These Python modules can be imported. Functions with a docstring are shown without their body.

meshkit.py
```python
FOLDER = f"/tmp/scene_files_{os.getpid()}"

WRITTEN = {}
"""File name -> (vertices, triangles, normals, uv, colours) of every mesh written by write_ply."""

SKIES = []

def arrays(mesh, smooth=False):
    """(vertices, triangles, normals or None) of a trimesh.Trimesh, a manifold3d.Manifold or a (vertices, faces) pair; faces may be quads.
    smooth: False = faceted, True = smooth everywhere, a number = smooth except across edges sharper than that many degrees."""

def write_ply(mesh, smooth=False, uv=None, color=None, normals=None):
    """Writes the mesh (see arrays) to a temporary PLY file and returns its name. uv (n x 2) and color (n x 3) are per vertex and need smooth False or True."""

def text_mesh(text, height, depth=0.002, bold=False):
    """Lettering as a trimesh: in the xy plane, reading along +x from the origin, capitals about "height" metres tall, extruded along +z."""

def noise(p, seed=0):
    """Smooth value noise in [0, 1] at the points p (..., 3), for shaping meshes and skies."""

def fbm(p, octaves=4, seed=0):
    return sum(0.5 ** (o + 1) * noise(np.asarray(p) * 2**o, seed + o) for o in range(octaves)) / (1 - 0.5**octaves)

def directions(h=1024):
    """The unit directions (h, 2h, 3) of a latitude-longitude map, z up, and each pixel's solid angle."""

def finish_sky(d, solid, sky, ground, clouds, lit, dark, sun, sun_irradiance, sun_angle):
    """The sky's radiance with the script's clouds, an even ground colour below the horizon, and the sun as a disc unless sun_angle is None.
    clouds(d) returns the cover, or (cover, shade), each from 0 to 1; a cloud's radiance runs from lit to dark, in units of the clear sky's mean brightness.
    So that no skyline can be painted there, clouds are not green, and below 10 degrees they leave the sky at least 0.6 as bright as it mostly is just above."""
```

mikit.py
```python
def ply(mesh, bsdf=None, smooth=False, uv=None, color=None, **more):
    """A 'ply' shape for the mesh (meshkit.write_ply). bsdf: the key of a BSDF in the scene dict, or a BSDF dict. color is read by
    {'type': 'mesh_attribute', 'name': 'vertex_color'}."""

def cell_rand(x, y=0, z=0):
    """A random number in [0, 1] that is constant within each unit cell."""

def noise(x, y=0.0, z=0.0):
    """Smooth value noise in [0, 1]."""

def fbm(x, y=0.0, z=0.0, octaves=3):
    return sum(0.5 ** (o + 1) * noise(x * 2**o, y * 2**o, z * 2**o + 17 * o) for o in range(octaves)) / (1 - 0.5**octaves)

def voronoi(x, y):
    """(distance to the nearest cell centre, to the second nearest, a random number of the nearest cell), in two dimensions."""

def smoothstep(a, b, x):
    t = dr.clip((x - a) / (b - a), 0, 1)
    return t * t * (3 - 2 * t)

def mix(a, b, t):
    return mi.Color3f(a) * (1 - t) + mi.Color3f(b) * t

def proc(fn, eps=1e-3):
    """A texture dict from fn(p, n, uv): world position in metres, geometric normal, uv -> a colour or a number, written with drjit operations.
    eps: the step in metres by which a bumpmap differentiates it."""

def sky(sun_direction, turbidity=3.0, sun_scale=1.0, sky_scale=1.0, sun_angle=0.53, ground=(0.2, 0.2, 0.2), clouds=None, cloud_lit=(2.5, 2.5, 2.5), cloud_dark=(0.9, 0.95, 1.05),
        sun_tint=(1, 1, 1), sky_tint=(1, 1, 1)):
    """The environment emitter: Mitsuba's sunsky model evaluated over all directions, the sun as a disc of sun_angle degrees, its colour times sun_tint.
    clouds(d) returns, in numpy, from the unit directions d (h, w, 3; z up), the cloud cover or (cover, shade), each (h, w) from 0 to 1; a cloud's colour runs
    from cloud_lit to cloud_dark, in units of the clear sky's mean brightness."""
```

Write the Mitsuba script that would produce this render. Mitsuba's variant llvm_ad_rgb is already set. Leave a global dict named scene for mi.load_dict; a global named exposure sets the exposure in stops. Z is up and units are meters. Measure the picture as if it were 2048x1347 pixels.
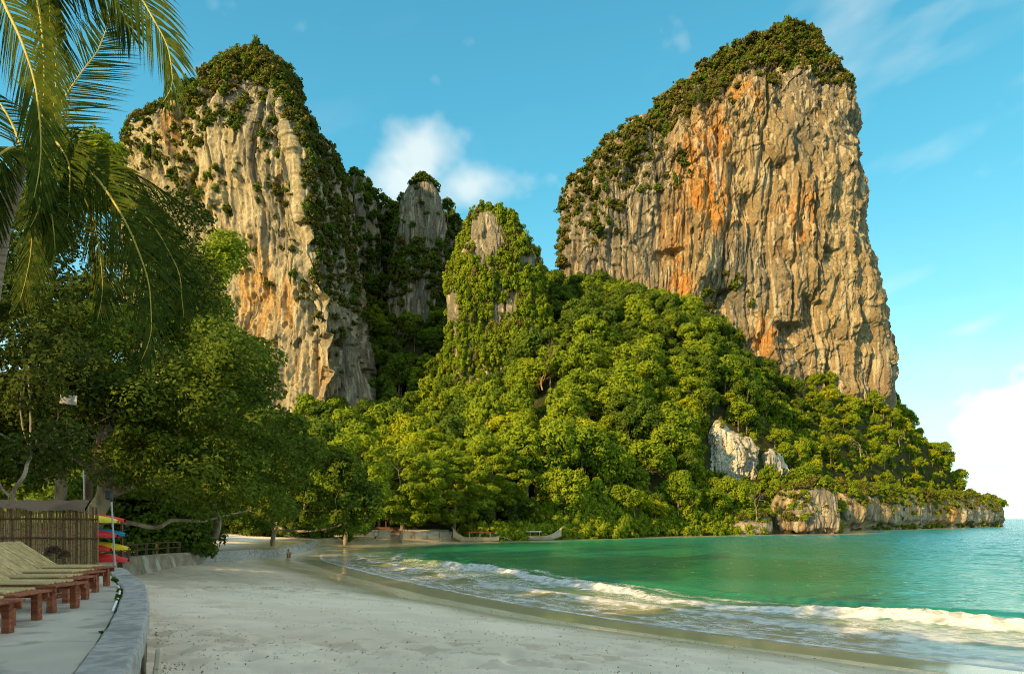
import math
import numpy as np
import trimesh
import shapely
import drjit as dr
import mitsuba as mi
import mikit
import meshkit
from meshkit import noise as nz3, fbm as fb3
from scipy.interpolate import PchipInterpolator, RBFInterpolator
from scipy.spatial import cKDTree

T = mi.ScalarTransform4f
scene, labels = {"type": "scene"}, {}

# ------------------------------------------------------------------ camera, sky, sun, exposure
EYE, F, CX, HY = 4.2, 1400.0, 1024.0, 1038.0          # eye height (m); focal length, centre and horizon in pixels of the 2048 x 1347 frame
scene["camera"] = {
    "type": "perspective", "fov": math.degrees(2 * math.atan(1024 / F)), "fov_axis": "x",
    "principal_point_offset_y": (673.5 - HY) / 1347.0,
    "near_clip": 0.1, "far_clip": 60000.0,
    "to_world": T().look_at(origin=[0, 0, EYE], target=[0, 10, EYE], up=[0, 0, 1]),
}
SUN = np.array([-0.67, -0.67, 0.345])
SUN /= np.linalg.norm(SUN)
exposure = 1.7


def sky_clouds(d):
    """A puffy cloud behind the saddle, a bright bank low over the sea at right, faint cirrus."""
    az = np.degrees(np.arctan2(d[..., 0], d[..., 1]))      # 0 straight ahead, right positive
    el = np.degrees(np.arcsin(np.clip(d[..., 2], -1, 1)))
    n1 = fb3(d * 9.0, 6, 3)
    n2 = fb3(d * np.array([16., 16., 16.]) + 5, 5, 9)

    def blob(a, e, ra, re):
        return np.exp(-(((az - a) / ra) ** 2 + ((el - e) / re) ** 2))

    puff = np.maximum(blob(-7.4, 27.2, 3.6, 2.6), np.maximum(1.0 * blob(-3.2, 25.2, 4.6, 2.1), 0.9 * blob(-9.6, 25.2, 3.4, 2.8)))
    c = np.clip((puff + (n2 - 0.5) * 1.1 + (fb3(d * 55.0, 4, 12) - 0.5) * 0.35 - 0.22) / 0.70, 0, 1) * 0.46
    bank = np.maximum(blob(35.0, 5.5, 4.4, 3.8), np.maximum(blob(38.0, 7.4, 3.6, 4.0), blob(46.0, 5.0, 9.0, 5.0)))
    c = np.maximum(c, np.clip((bank + (n2 - 0.5) * 1.0 + (fb3(d * 55.0, 4, 12) - 0.5) * 0.4 - 0.30) / 0.46, 0, 1) * 0.76)
    c = np.maximum(c, 0.58 * np.exp(-(np.clip(el, 0, 90) / 12) ** 2))          # thin veil towards the horizon
    # broken cloud added out of view to turn the cyan skylight neutral
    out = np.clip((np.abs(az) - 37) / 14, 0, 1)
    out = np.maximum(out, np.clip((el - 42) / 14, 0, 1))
    added_heaps = np.clip((fb3(d * np.array([3.2, 3.2, 5.0]) + 2, 6, 21) - 0.43) * 5.0, 0, 1) * np.clip(el / 6, 0.3, 1)
    c = np.maximum(c, 0.85 * added_heaps * out)
    # thin cirrus in streaks
    s = np.stack([d[..., 0] * 3 + d[..., 2] * 4, d[..., 1] * 3, d[..., 2] * 12 - d[..., 0] * 5], -1)
    cir = np.clip((fb3(s * 1.6, 5, 33) - 0.50) * 2.6, 0, 1) * np.clip((n1 - 0.35) * 3, 0, 1) * np.clip((az - 8) / 25, 0.12, 1)
    c = np.maximum(c, 0.42 * cir)
    shade = np.clip(0.25 + (0.55 - n2) * 1.2 - (el - 22) * 0.03 * (el > 15), 0, 0.8)
    return c, shade


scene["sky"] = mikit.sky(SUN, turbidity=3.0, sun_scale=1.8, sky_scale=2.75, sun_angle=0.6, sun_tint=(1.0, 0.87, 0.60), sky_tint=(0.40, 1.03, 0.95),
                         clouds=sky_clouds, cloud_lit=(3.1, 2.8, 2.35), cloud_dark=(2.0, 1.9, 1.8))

# ------------------------------------------------------------------ helpers


def W(px, py, d):
    """The point that stands d metres ahead of the eye in the direction of a pixel."""
    return np.array([(px - CX) / F * d, d, EYE + (HY - py) / F * d])


def tag(key, label, cat=None, group=None, kind=None):
    e = {"label": label} if label else {}
    for k, v in (("category", cat), ("group", group), ("kind", kind)):
        if v:
            e[k] = v
    labels[key] = e


TAKEN = {}


def numbered(name):
    n = TAKEN.get(name, -1) + 1
    TAKEN[name] = n
    return name if n == 0 else f"{name}_{n:03d}"


def put(name, mesh, bsdf, parent=None, smooth=False, **more):
    key = numbered(f"{parent}__{name}" if parent else name)
    scene[key] = mikit.ply(mesh, bsdf, smooth, **more)
    return key


def cat(meshes):
    """Joins (vertices, faces) pairs."""
    v, f, at = [], [], 0
    for a, b in meshes:
        b = np.asarray(b, int)
        if b.shape[1] == 4:
            b = np.vstack([b[:, [0, 1, 2]], b[:, [0, 2, 3]]])
        v.append(np.asarray(a, float)); f.append(b + at); at += len(a)
    return np.vstack(v), np.vstack(f)


def grid_faces(nr, nc, wrap=False):
    i, j = np.meshgrid(np.arange(nr - 1), np.arange(nc if wrap else nc - 1), indexing="ij")
    a, b = i * nc + j, i * nc + (j + 1) % nc
    q = np.stack([a, b, b + nc, a + nc], -1).reshape(-1, 4)
    return np.vstack([q[:, [0, 1, 2]], q[:, [0, 2, 3]]])


def norm(v):
    return v / np.maximum(np.linalg.norm(v, axis=-1, keepdims=True), 1e-12)


def tube(points, radii, sides=8, caps=True):
    """A tapered tube along a polyline."""
    p = np.asarray(points, float)
    r = np.broadcast_to(np.asarray(radii, float), (len(p),))
    t = norm(np.gradient(p, axis=0))
    ref = np.array([0, 0, 1.0]) if abs(t[:, 2]).mean() < 0.8 else np.array([1.0, 0, 0])
    a = norm(np.cross(t, ref)); b = np.cross(a, t)
    ang = np.arange(sides) * 2 * np.pi / sides
    v = p[:, None] + r[:, None, None] * (np.cos(ang)[None, :, None] * a[:, None] + np.sin(ang)[None, :, None] * b[:, None])
    f = grid_faces(len(p), sides, True)
    v = v.reshape(-1, 3)
    if caps:
        n = len(v)
        v = np.vstack([v, p[:1], p[-1:]])
        k = np.arange(sides)
        f = np.vstack([f, np.stack([k * 0 + n, (k + 1) % sides, k], 1), np.stack([k * 0 + n + 1, n - sides + k, n - sides + (k + 1) % sides], 1)])
    return v, f


def smooth_line(pts, n):
    """n points on a smooth curve through pts."""
    pts = np.asarray(pts, float)
    t = np.concatenate([[0], np.cumsum(np.linalg.norm(np.diff(pts, axis=0), axis=1))])
    return PchipInterpolator(t, pts)(np.linspace(0, t[-1], n))


def box(cx, cy, cz, sx, sy, sz, bev=0.0):
    m = trimesh.creation.box((sx, sy, sz)) if not bev else None
    if bev:
        import manifold3d as m3
        h = np.array([sx, sy, sz]) / 2
        pts = []
        for a in (-1, 1):
            for b in (-1, 1):
                for c in (-1, 1):
                    s = np.array([a, b, c])
                    for k in range(3):
                        q = h - bev; q[k] = h[k]
                        pts.append(s * q)
        mm = m3.Manifold.hull_points(np.array(pts)).to_mesh()
        v, f = np.array(mm.vert_properties)[:, :3], np.array(mm.tri_verts)
    else:
        v, f = np.array(m.vertices), np.array(m.faces)
    return v + np.array([cx, cy, cz]), f


def move(m, R=None, t=(0, 0, 0)):
    v, f = m
    v = np.asarray(v, float)
    return (v @ np.asarray(R).T if R is not None else v) + np.asarray(t), f


def rotz(a):
    c, s = math.cos(a), math.sin(a)
    return np.array([[c, -s, 0], [s, c, 0], [0, 0, 1.0]])


def rotx(a):
    c, s = math.cos(a), math.sin(a)
    return np.array([[1.0, 0, 0], [0, c, -s], [0, s, c]])


def roty(a):
    c, s = math.cos(a), math.sin(a)
    return np.array([[c, 0, s], [0, 1.0, 0], [-s, 0, c]])


# ------------------------------------------------------------------ materials
fb, ns, mix, sst = mikit.fbm, mikit.noise, mikit.mix, mikit.smoothstep


def leaf_mat(name, a, b, c, scale=0.16, fine=2.5, trans=0.5, rough=0.5, spec=None):
    def fn(p, n, uv):
        t = sst(0.3, 0.7, 0.55 * fb(p.x * scale, p.y * scale, p.z * scale, 2) + 0.45 * ns(p.x * scale * 0.35, p.y * scale * 0.35, p.z * scale * 0.35))
        k = mikit.cell_rand(p.x * fine, p.y * fine, p.z * fine)
        col = mix(mix(a, b, t), mi.Color3f(c), k * k * 0.6)
        return col * (0.75 + 0.5 * mikit.cell_rand(p.x * fine + 9.3, p.y * fine, p.z * fine))
    scene[name] = {"type": "principledthin", "base_color": mikit.proc(fn), "roughness": rough, "diff_trans": trans, "spec_tint": 0.0, "eta": 1.35}


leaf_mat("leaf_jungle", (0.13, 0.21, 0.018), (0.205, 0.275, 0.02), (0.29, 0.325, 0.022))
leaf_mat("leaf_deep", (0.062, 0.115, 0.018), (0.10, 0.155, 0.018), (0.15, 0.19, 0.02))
leaf_mat("leaf_yellow", (0.23, 0.29, 0.014), (0.30, 0.33, 0.016), (0.36, 0.35, 0.02))
leaf_mat("leaf_scrub", (0.105, 0.115, 0.026), (0.15, 0.148, 0.032), (0.21, 0.17, 0.05), scale=0.09)
leaf_mat("leaf_beach", (0.058, 0.108, 0.019), (0.11, 0.17, 0.021), (0.21, 0.245, 0.03), scale=0.4, fine=6.0, rough=0.35, trans=0.6)
leaf_mat("leaf_shaded", (0.032, 0.058, 0.014), (0.05, 0.08, 0.016), (0.12, 0.145, 0.027), scale=0.4, fine=6.0, rough=0.32, trans=0.45)  # shade on the left-hand trees put into a darker leaf colour
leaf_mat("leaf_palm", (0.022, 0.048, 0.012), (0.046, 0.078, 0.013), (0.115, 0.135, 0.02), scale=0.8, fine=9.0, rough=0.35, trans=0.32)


def bark_fn(a, b, s):
    def fn(p, n, uv):
        return mix(a, b, sst(0.3, 0.7, fb(p.x * s, p.y * s, p.z * s * 0.35, 3)))
    return fn


scene["bark"] = {"type": "twosided", "bsdf": {"type": "principled", "base_color": mikit.proc(bark_fn((0.12, 0.085, 0.055), (0.30, 0.24, 0.17), 3.0)), "roughness": 0.9}}
scene["bark_pale"] = {"type": "twosided", "bsdf": {"type": "principled", "base_color": mikit.proc(bark_fn((0.18, 0.13, 0.08), (0.42, 0.34, 0.23), 2.6)), "roughness": 0.9}}


def rock_mat(name, warm, stains, grey_at, base=((0.19, 0.145, 0.085), (0.33, 0.255, 0.145), (0.115, 0.105, 0.082)), orange=((0.36, 0.135, 0.03), (0.40, 0.24, 0.08)), dk=1.0):
    """Limestone: tan, streaked with grey algae and iron stains that run down from ledges."""
    def fn(p, n, uv):
        wx = p.x + 3.0 * ns(p.x * 0.11, p.y * 0.11, p.z * 0.06)
        wy = p.y + 3.0 * ns(p.x * 0.11 + 7, p.y * 0.11, p.z * 0.06)
        wz = p.z
        broad = fb(wx * 0.055, wy * 0.055, wz * 0.018, 3)
        st = fb(wx * 0.42, wy * 0.42, wz * 0.030, 3)
        st2 = fb(wx * 1.15 + 5, wy * 1.15, wz * 0.07, 2)
        sp = fb(p.x * 1.4, p.y * 1.4, p.z * 1.1, 3)
        col = mix(base[0], base[1], sst(0.35, 0.68, st * 0.6 + sp * 0.4))
        m = mi.Float(0.0)
        for (x, y, z, rx, rz, k) in stains:
            q = dr.square((p.x - x) / rx) + dr.square((p.z - z) / rz)
            m = dr.maximum(m, k * dr.exp(-q))
        m = sst(0.30, 0.62, m * 0.66 + (broad - 0.5) * warm + (st - 0.5) * 0.9 + (sp - 0.5) * 0.4 + 0.07)
        col = mix(col, mix(orange[0], orange[1], sst(0.3, 0.7, sp * 0.6 + st2 * 0.4)), m)
        g = mi.Float(0.0)
        for (x, z, rx, rz, k) in grey_at:
            q = dr.square((p.x - x) / rx) + dr.square((p.z - z) / rz)
            g = dr.maximum(g, k * dr.exp(-q))
        g = sst(0.44, 0.64, g * 0.32 + st * 0.55 + broad * 0.40 - m * 0.06)
        col = mix(col, mix(base[2], (0.20, 0.182, 0.145), sst(0.3, 0.7, st2)), g * 0.9)
        dark = sst(0.545, 0.66, st2 * 0.50 + st * 0.30 + fb(wx * 0.09 + 11, wy * 0.09, wz * 0.035, 2) * 0.20)
        col = mix(col, (0.055, 0.05, 0.04), dark * 0.75 * dk)
        pale = sst(0.57, 0.68, fb(wx * 0.7 + 31, wy * 0.7, wz * 0.05, 2))
        col = mix(col, (0.46, 0.40, 0.28), pale * 0.6)
        up = sst(0.35, 0.75, n.z)
        return mix(col, (0.075, 0.085, 0.03), up * 0.75)
    scene[name] = {"type": "twosided", "bsdf": {"type": "diffuse", "reflectance": mikit.proc(fn)}}


# ------------------------------------------------------------------ leaves, crowns


def leaves(c, n, size, rng, aspect=0.55, fold=0.0, droop=0.0, lean=None):
    """Diamond leaves (two triangles each, folded along the rib) at the points c facing n."""
    N = len(c)
    n = norm(n)
    r = rng.normal(size=(N, 3)); r[:, 2] -= droop
    t = norm(r - n * (r * n).sum(1, keepdims=True))
    b = np.cross(n, t)
    s = np.broadcast_to(size, (N,))[:, None]
    up = n * s * fold
    v = np.stack([c - t * s, c + b * s * aspect + up, c + t * s, c - b * s * aspect + up], 1).reshape(-1, 3)
    k = np.arange(N)[:, None] * 4
    f = np.vstack([k + np.array([0, 1, 2]), k + np.array([0, 2, 3])])
    return v, f, np.repeat(norm(n if lean is None else n * 0.45 + lean), 4, axis=0)


def leaf_ply(m, bsdf):
    """A shape of leaves whose shading normals lean with the clump, as a mass of foliage does."""
    return {"type": "ply", "filename": meshkit.write_ply((m[0], m[1]), normals=m[2]), "face_normals": False, "bsdf": {"type": "ref", "id": bsdf}}


def cat3(ms):
    v, f = cat([m[:2] for m in ms])
    return v, f, np.vstack([m[2] for m in ms])


def sphere_dirs(rng, n, up=0.0):
    d = rng.normal(size=(n, 3))
    d[:, 2] += up
    return norm(d)


def clump_leaves(centres, radii, per, leaf, rng, jitter=0.55, up=0.5, flat=0.8, aspect=0.55, fold=0.15, inner=0.55):
    """Leaves through the outer part of each clump, facing mostly outwards."""
    k = len(centres)
    idx = np.repeat(np.arange(k), per)
    d = sphere_dirs(rng, len(idx), up)
    rad = radii[idx] * (inner + (1 - inner) * rng.random(len(idx)) ** 0.5)
    bump = 0.8 + 0.4 * rng.random(len(idx))
    c = centres[idx] + d * (rad * bump)[:, None] * np.array([1, 1, flat])
    n = d + rng.normal(size=d.shape) * jitter
    return leaves(c, n, leaf * (0.7 + 0.6 * rng.random(len(idx))), rng, aspect, fold, lean=d)


def jungle_tree(seed, R=4.5, H=10.0, nc=34, per=62, leaf=0.42, dome=0.75, bsdf="leaf_jungle"):
    """(trunk, crown) of a broad-leaved tree, its foot at the origin."""
    rng = np.random.default_rng(seed)
    d = sphere_dirs(rng, nc, 0.55)
    rr = R * (0.55 + 0.45 * rng.random(nc))
    cen = d * rr[:, None] * np.array([1, 1, dome]) + np.array([0, 0, H - R * dome])
    lob = 0.75 + 0.35 * nz3(d * 1.7 + seed, seed)
    cen[:, :2] *= lob[:, None]
    rad = R * (0.20 + 0.20 * rng.random(nc))
    crown = clump_leaves(cen, rad, per, leaf, rng)
    parts = [tube(smooth_line([(0, 0, -2.5), (0.1, 0.05, H * 0.3), (0.2 * rng.normal(), 0.2 * rng.normal(), H * 0.75)], 6), np.linspace(0.28, 0.1, 6), 6, False)]
    for k in rng.choice(nc, 6, replace=False):
        a = np.array([0, 0, H * (0.3 + 0.25 * rng.random())])
        parts.append(tube(smooth_line([a, (a + cen[k]) / 2 + [0, 0, -0.3], cen[k]], 4), np.linspace(0.12, 0.03, 4), 5, False))
    return cat(parts), crown


def bush(seed, nc=9, per=38, leaf=0.36, flat=0.8):
    """Foliage about one metre in radius round the origin."""
    rng = np.random.default_rng(seed)
    cen = sphere_dirs(rng, nc, 0.2) * (0.30 + 0.70 * rng.random(nc))[:, None] * np.array([1, 1, flat])
    return clump_leaves(cen, 0.20 + 0.30 * rng.random(nc), per, leaf * 0.6, rng, up=0.25)


def group(name, **children):
    scene[name] = {"type": "shapegroup", **{k: leaf_ply(m, b) if len(m) == 3 else mikit.ply(m, b, s) for k, (m, b, s) in children.items()}}
    return name


def place(key, grp, loc, scale=1.0, rz=0.0, tilt=None):
    m = T().translate([float(x) for x in loc])
    if tilt is not None:
        m = m @ T().rotate([float(tilt[0]), float(tilt[1]), 0.0], float(tilt[2]))
    sc = [float(scale)] * 3 if np.isscalar(scale) else [float(x) for x in scale]
    scene[key] = {"type": "instance", "shapegroup": {"type": "ref", "id": grp}, "to_world": m @ T().rotate([0, 0, 1], float(rz)) @ T().scale(sc)}
    return key

# ------------------------------------------------------------------ shoreline and sand
COAST = smooth_line([(60, 1.5), (47, 5), (30, 10), (20, 15.2), (13.7, 19.7), (10.8, 22.4), (5, 28.3), (0, 35), (-5.5, 44), (-13.9, 60), (-19.5, 72), (-23, 85), (-25, 97),
                     (-24, 108), (-19, 118), (-11, 127.5), (-2, 135), (11, 147), (33, 167), (48, 178), (64, 189), (93, 202), (103, 214), (112, 237), (121, 255),
                     (163, 294), (215, 341), (243, 366), (264, 384), (274, 398), (270, 422), (235, 470)], 420)
SHORE = shapely.LineString(COAST)
LAND = shapely.Polygon(list(map(tuple, COAST)) + [(-600, 900), (-700, 300), (-700, -300), (60, -300)])
shapely.prepare(LAND); shapely.prepare(SHORE)


def sea_distance(x, y):
    """Metres to the waterline, positive over the sea."""
    p = shapely.points(x, y)
    return shapely.distance(p, SHORE) * np.where(shapely.contains_xy(LAND, x, y), -1.0, 1.0)


# the seawall's outer edge, from behind the viewer to the far end of the beach
WALL = smooth_line([(-1.3, 0.5), (-2.2, 3.0), (-3.37, 6.07), (-4.45, 8.45), (-6.44, 12.4), (-7.13, 13.7), (-8.23, 15.5), (-9.94, 18.2), (-10.9, 19.6)], 90)
UPPER = shapely.Polygon(list(map(tuple, WALL)) + [(-12.3, 21.5), (-15.9, 29.0), (-17.4, 34.6), (-18.5, 40), (-19.3, 47), (-22, 62), (-25, 78), (-27, 92), (-29, 104), (-27.5, 115), (-20, 128), (-12, 136),
                                                  (-6, 142), (4, 152), (-40, 220), (-400, 300), (-400, -100), (0, -100)])
shapely.prepare(UPPER)
TERRACE = 2.8


def ground_z(x, y):
    s = -sea_distance(x, y)
    z = np.where(s > 0, np.maximum(2.25 * (1 - np.exp(-(s - 2.0) / 11.0)) + 0.012 * s, 0.05 * s), 0.06 * s)
    up = shapely.contains_xy(UPPER, x, y)
    dist = shapely.distance(shapely.points(x, y), UPPER.exterior)
    z = np.minimum(z, 2.7)
    up = up & (dist > 0.28)
    inner = np.minimum(TERRACE - 0.25, np.maximum(z, 1.2 + 0.05 * dist + 0.6 * (y < 45)))
    return np.where(up, np.where(y < 24, TERRACE - 0.25, inner), z), s, up


def sand_fn(p, n, uv):
    wet = sst(-11.2 + 2.8 * fb(p.x * 0.16, p.y * 0.16, 0, 3), -5.4, uv.x + 1.2 * ns(p.x * 0.3, p.y * 0.3))
    grain = fb(p.x * 14, p.y * 14, 0, 2)
    patch = fb(p.x * 0.5, p.y * 0.5, 3, 3)
    dry = mix((0.61, 0.525, 0.405), (0.52, 0.44, 0.33), sst(0.35, 0.7, patch) * 0.7 + grain * 0.3)
    trod = sst(0.50, 0.62, fb(p.x * 3.2, p.y * 2.4, 7, 3)) * sst(0.42, 0.60, fb(p.x * 0.22, p.y * 0.22, 11, 2) + 0.10 * sst(-14.0, -19.0, uv.x)) * (1 - wet)
    dry = mix(dry, (0.33, 0.27, 0.185), 0.55 * trod)
    return mix(mix(dry, (0.42, 0.37, 0.27), 0.6 * sst(24.0, 34.0, p.y + 9 * (patch - 0.5)) * (1 - sst(52.0, 66.0, p.y))), (0.35, 0.30, 0.175), wet)


def sand_rough(p, n, uv):
    wet = sst(-10.0 + 2.8 * fb(p.x * 0.16, p.y * 0.16, 0, 3), -5.0, uv.x + 1.2 * ns(p.x * 0.3, p.y * 0.3))
    return 0.95 - wet * 0.84


scene["sand_material"] = {"type": "twosided", "bsdf": {"type": "principled", "base_color": mikit.proc(sand_fn), "roughness": mikit.proc(sand_rough), "specular": 0.45}}


def axis(a, b, step, growth, most=30.0):
    """Grid lines from a to b whose spacing grows."""
    out = [a]
    while out[-1] < b:
        out.append(out[-1] + min(most, step + growth * (out[-1] - a)))
    return np.array(out)


gx = np.concatenate([-axis(0, 140, 0.09, 0.009, 4)[::-1], axis(0, 66, 0.09, 0.009, 4)[1:]])
gy = np.concatenate([[-60, -30, -12, -4, 0, 2], axis(3.5, 165, 0.07, 0.0065, 2)])
GX, GY = np.meshgrid(gx, gy)
GZ, GS, GU = ground_z(GX.ravel(), GY.ravel())
q = np.stack([GX.ravel(), GY.ravel(), GX.ravel() * 0], -1)
dry = np.clip((GS - 6.5) / 3.0, 0, 1) * ~GU
rel = (fb3(q * 0.35, 3, 1) - 0.5) * 0.10 + (fb3(q * 1.6, 3, 2) - 0.5) * 0.05
foot = np.clip(0.50 - nz3(q * np.array([2.6, 2.0, 1]), 4), 0, 1) * np.clip((nz3(q * 0.22, 8) - 0.30) * 3, 0, 1)
track = np.exp(-((GX.ravel() + 7.4 - 0.20 * GY.ravel()) / 1.5) ** 2) * np.clip((22 - GY.ravel()) / 5, 0, 1)
rel = rel - foot * 0.16 - track * (0.03 + 0.10 * np.clip(nz3(q * np.array([4.0, 3.0, 1]), 5) - 0.4, 0, 1))
GZ = GZ + rel * dry + (fb3(q * 0.25, 2, 3) - 0.5) * 0.06 * (1 - dry)
put("beach", (np.stack([GX.ravel(), GY.ravel(), GZ], -1), grid_faces(len(gy), len(gx))), "sand_material", None, True, uv=np.stack([-GS, GS * 0], -1))
tag("beach", "pale sand beach curving away beside the seawall, wet along the waterline", "beach", kind="structure")

# ------------------------------------------------------------------ sea


def breaker(s, along):
    """Height of the breaking waves, s metres out from the waterline."""
    q = np.stack([along * 0.055, along * 0, along * 0], -1)
    c1 = 8.6 + 0.9 * np.sin(along * 0.17 + 1) + 0.45 * np.sin(along * 0.45 + 2) + 0.2 * np.sin(along * 1.3)
    c2 = 13.2 + 3.5 * (fb3(q * 0.8, 2, 43) - 0.5)
    a1 = 0.37 * np.clip(0.05 + 1.5 * nz3(q * 1.9 + 5, 44), 0, 1.1)
    a2 = 0.20 * np.clip(-0.15 + 1.4 * nz3(q * 1.3 + 9, 45), 0, 1)

    def crest(c, a, back):
        t = s - c
        return a * np.where(t > 0, np.exp(-(t / back) ** 2), np.exp(-(t / 0.42) ** 2))
    q3 = np.stack([along * 0.05, s * 0, s * 0], -1)
    c3 = 4.1 + 1.6 * (fb3(q3, 2, 46) - 0.5)
    return crest(c1, a1, 1.7) + crest(c2, a2, 2.2) + crest(c3, 0.13 + 0 * s, 0.7), c1, a1, c2, a2, c3


sx = np.concatenate([-axis(0, 40, 0.12, 0.006, 2)[::-1], axis(0, 60, 0.12, 0.0035, 1.5)[1:], axis(62, 420, 1.5, 0.03, 12)])
sy = np.concatenate([axis(11, 60, 0.085, 0.0045, 1), axis(60.4, 640, 0.32, 0.008, 12)])
SX, SY = np.meshgrid(sx, sy)
x, y = SX.ravel(), SY.ravel()
s = sea_distance(x, y)
along = (y * 0.75 - x * 0.66)
h, c1, a1, c2, a2, c3 = breaker(s, along)
fade = np.clip(1 - (y - 70) / 25, 0, 1)
h = h * fade * np.clip(s / 1.5, 0, 1)
q = np.stack([x, y, x * 0], -1)
rq = np.stack([x * 0.8 - y * 0.6, x * 0.6 + y * 0.8, x * 0], -1)
far = np.clip(150 / (60 + np.hypot(x, y)), 0.25, 1.0)
chop = (fb3(rq * np.array([0.20, 0.60, 1]), 3, 51) - 0.5) * 0.30 + (fb3(rq * np.array([0.9, 2.2, 1]), 3, 52) - 0.5) * 0.13
open_sea = np.clip((x + 0.25 * y - 10) / 60, 0.35, 1.5)
foam_lump = np.exp(-((s - c1 + 0.1) / 0.75) ** 2) * np.clip(a1 * 2, 0, 1) * fade
h = h + chop * np.clip(s / 7, 0.12, 1) * open_sea * (1 - 0.5 * foam_lump) + foam_lump * (fb3(q * np.array([2.6, 2.6, 1]), 3, 54) - 0.35) * 0.34
h = h + 0.035 * np.exp(-((s - 0.1) / 0.5) ** 2) * (y < 95)
v = np.stack([x, y, h + 0.006], -1)
f = grid_faces(len(sy), len(sx))
keep = (s[f] > -1.2).any(1)
uvs = np.stack([s, along], -1)


def sea_fn(p, n, uv):
    s = uv.x
    n1 = fb(p.x * 0.05, p.y * 0.05, 0, 3)
    deep = mix((0.010, 0.135, 0.058), (0.015, 0.185, 0.090), sst(0.35, 0.65, n1))
    out = sst(10.0, 120.0, p.x + 0.12 * p.y + 40 * (n1 - 0.5))
    deep = mix(deep, (0.010, 0.16, 0.185), out)
    shallow = mix((0.30, 0.255, 0.15), (0.19, 0.22, 0.12), sst(1.0, 5.0, s))
    return mix(shallow, deep, sst(4.0, 11.5, s + 2.5 * (n1 - 0.5)))


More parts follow.
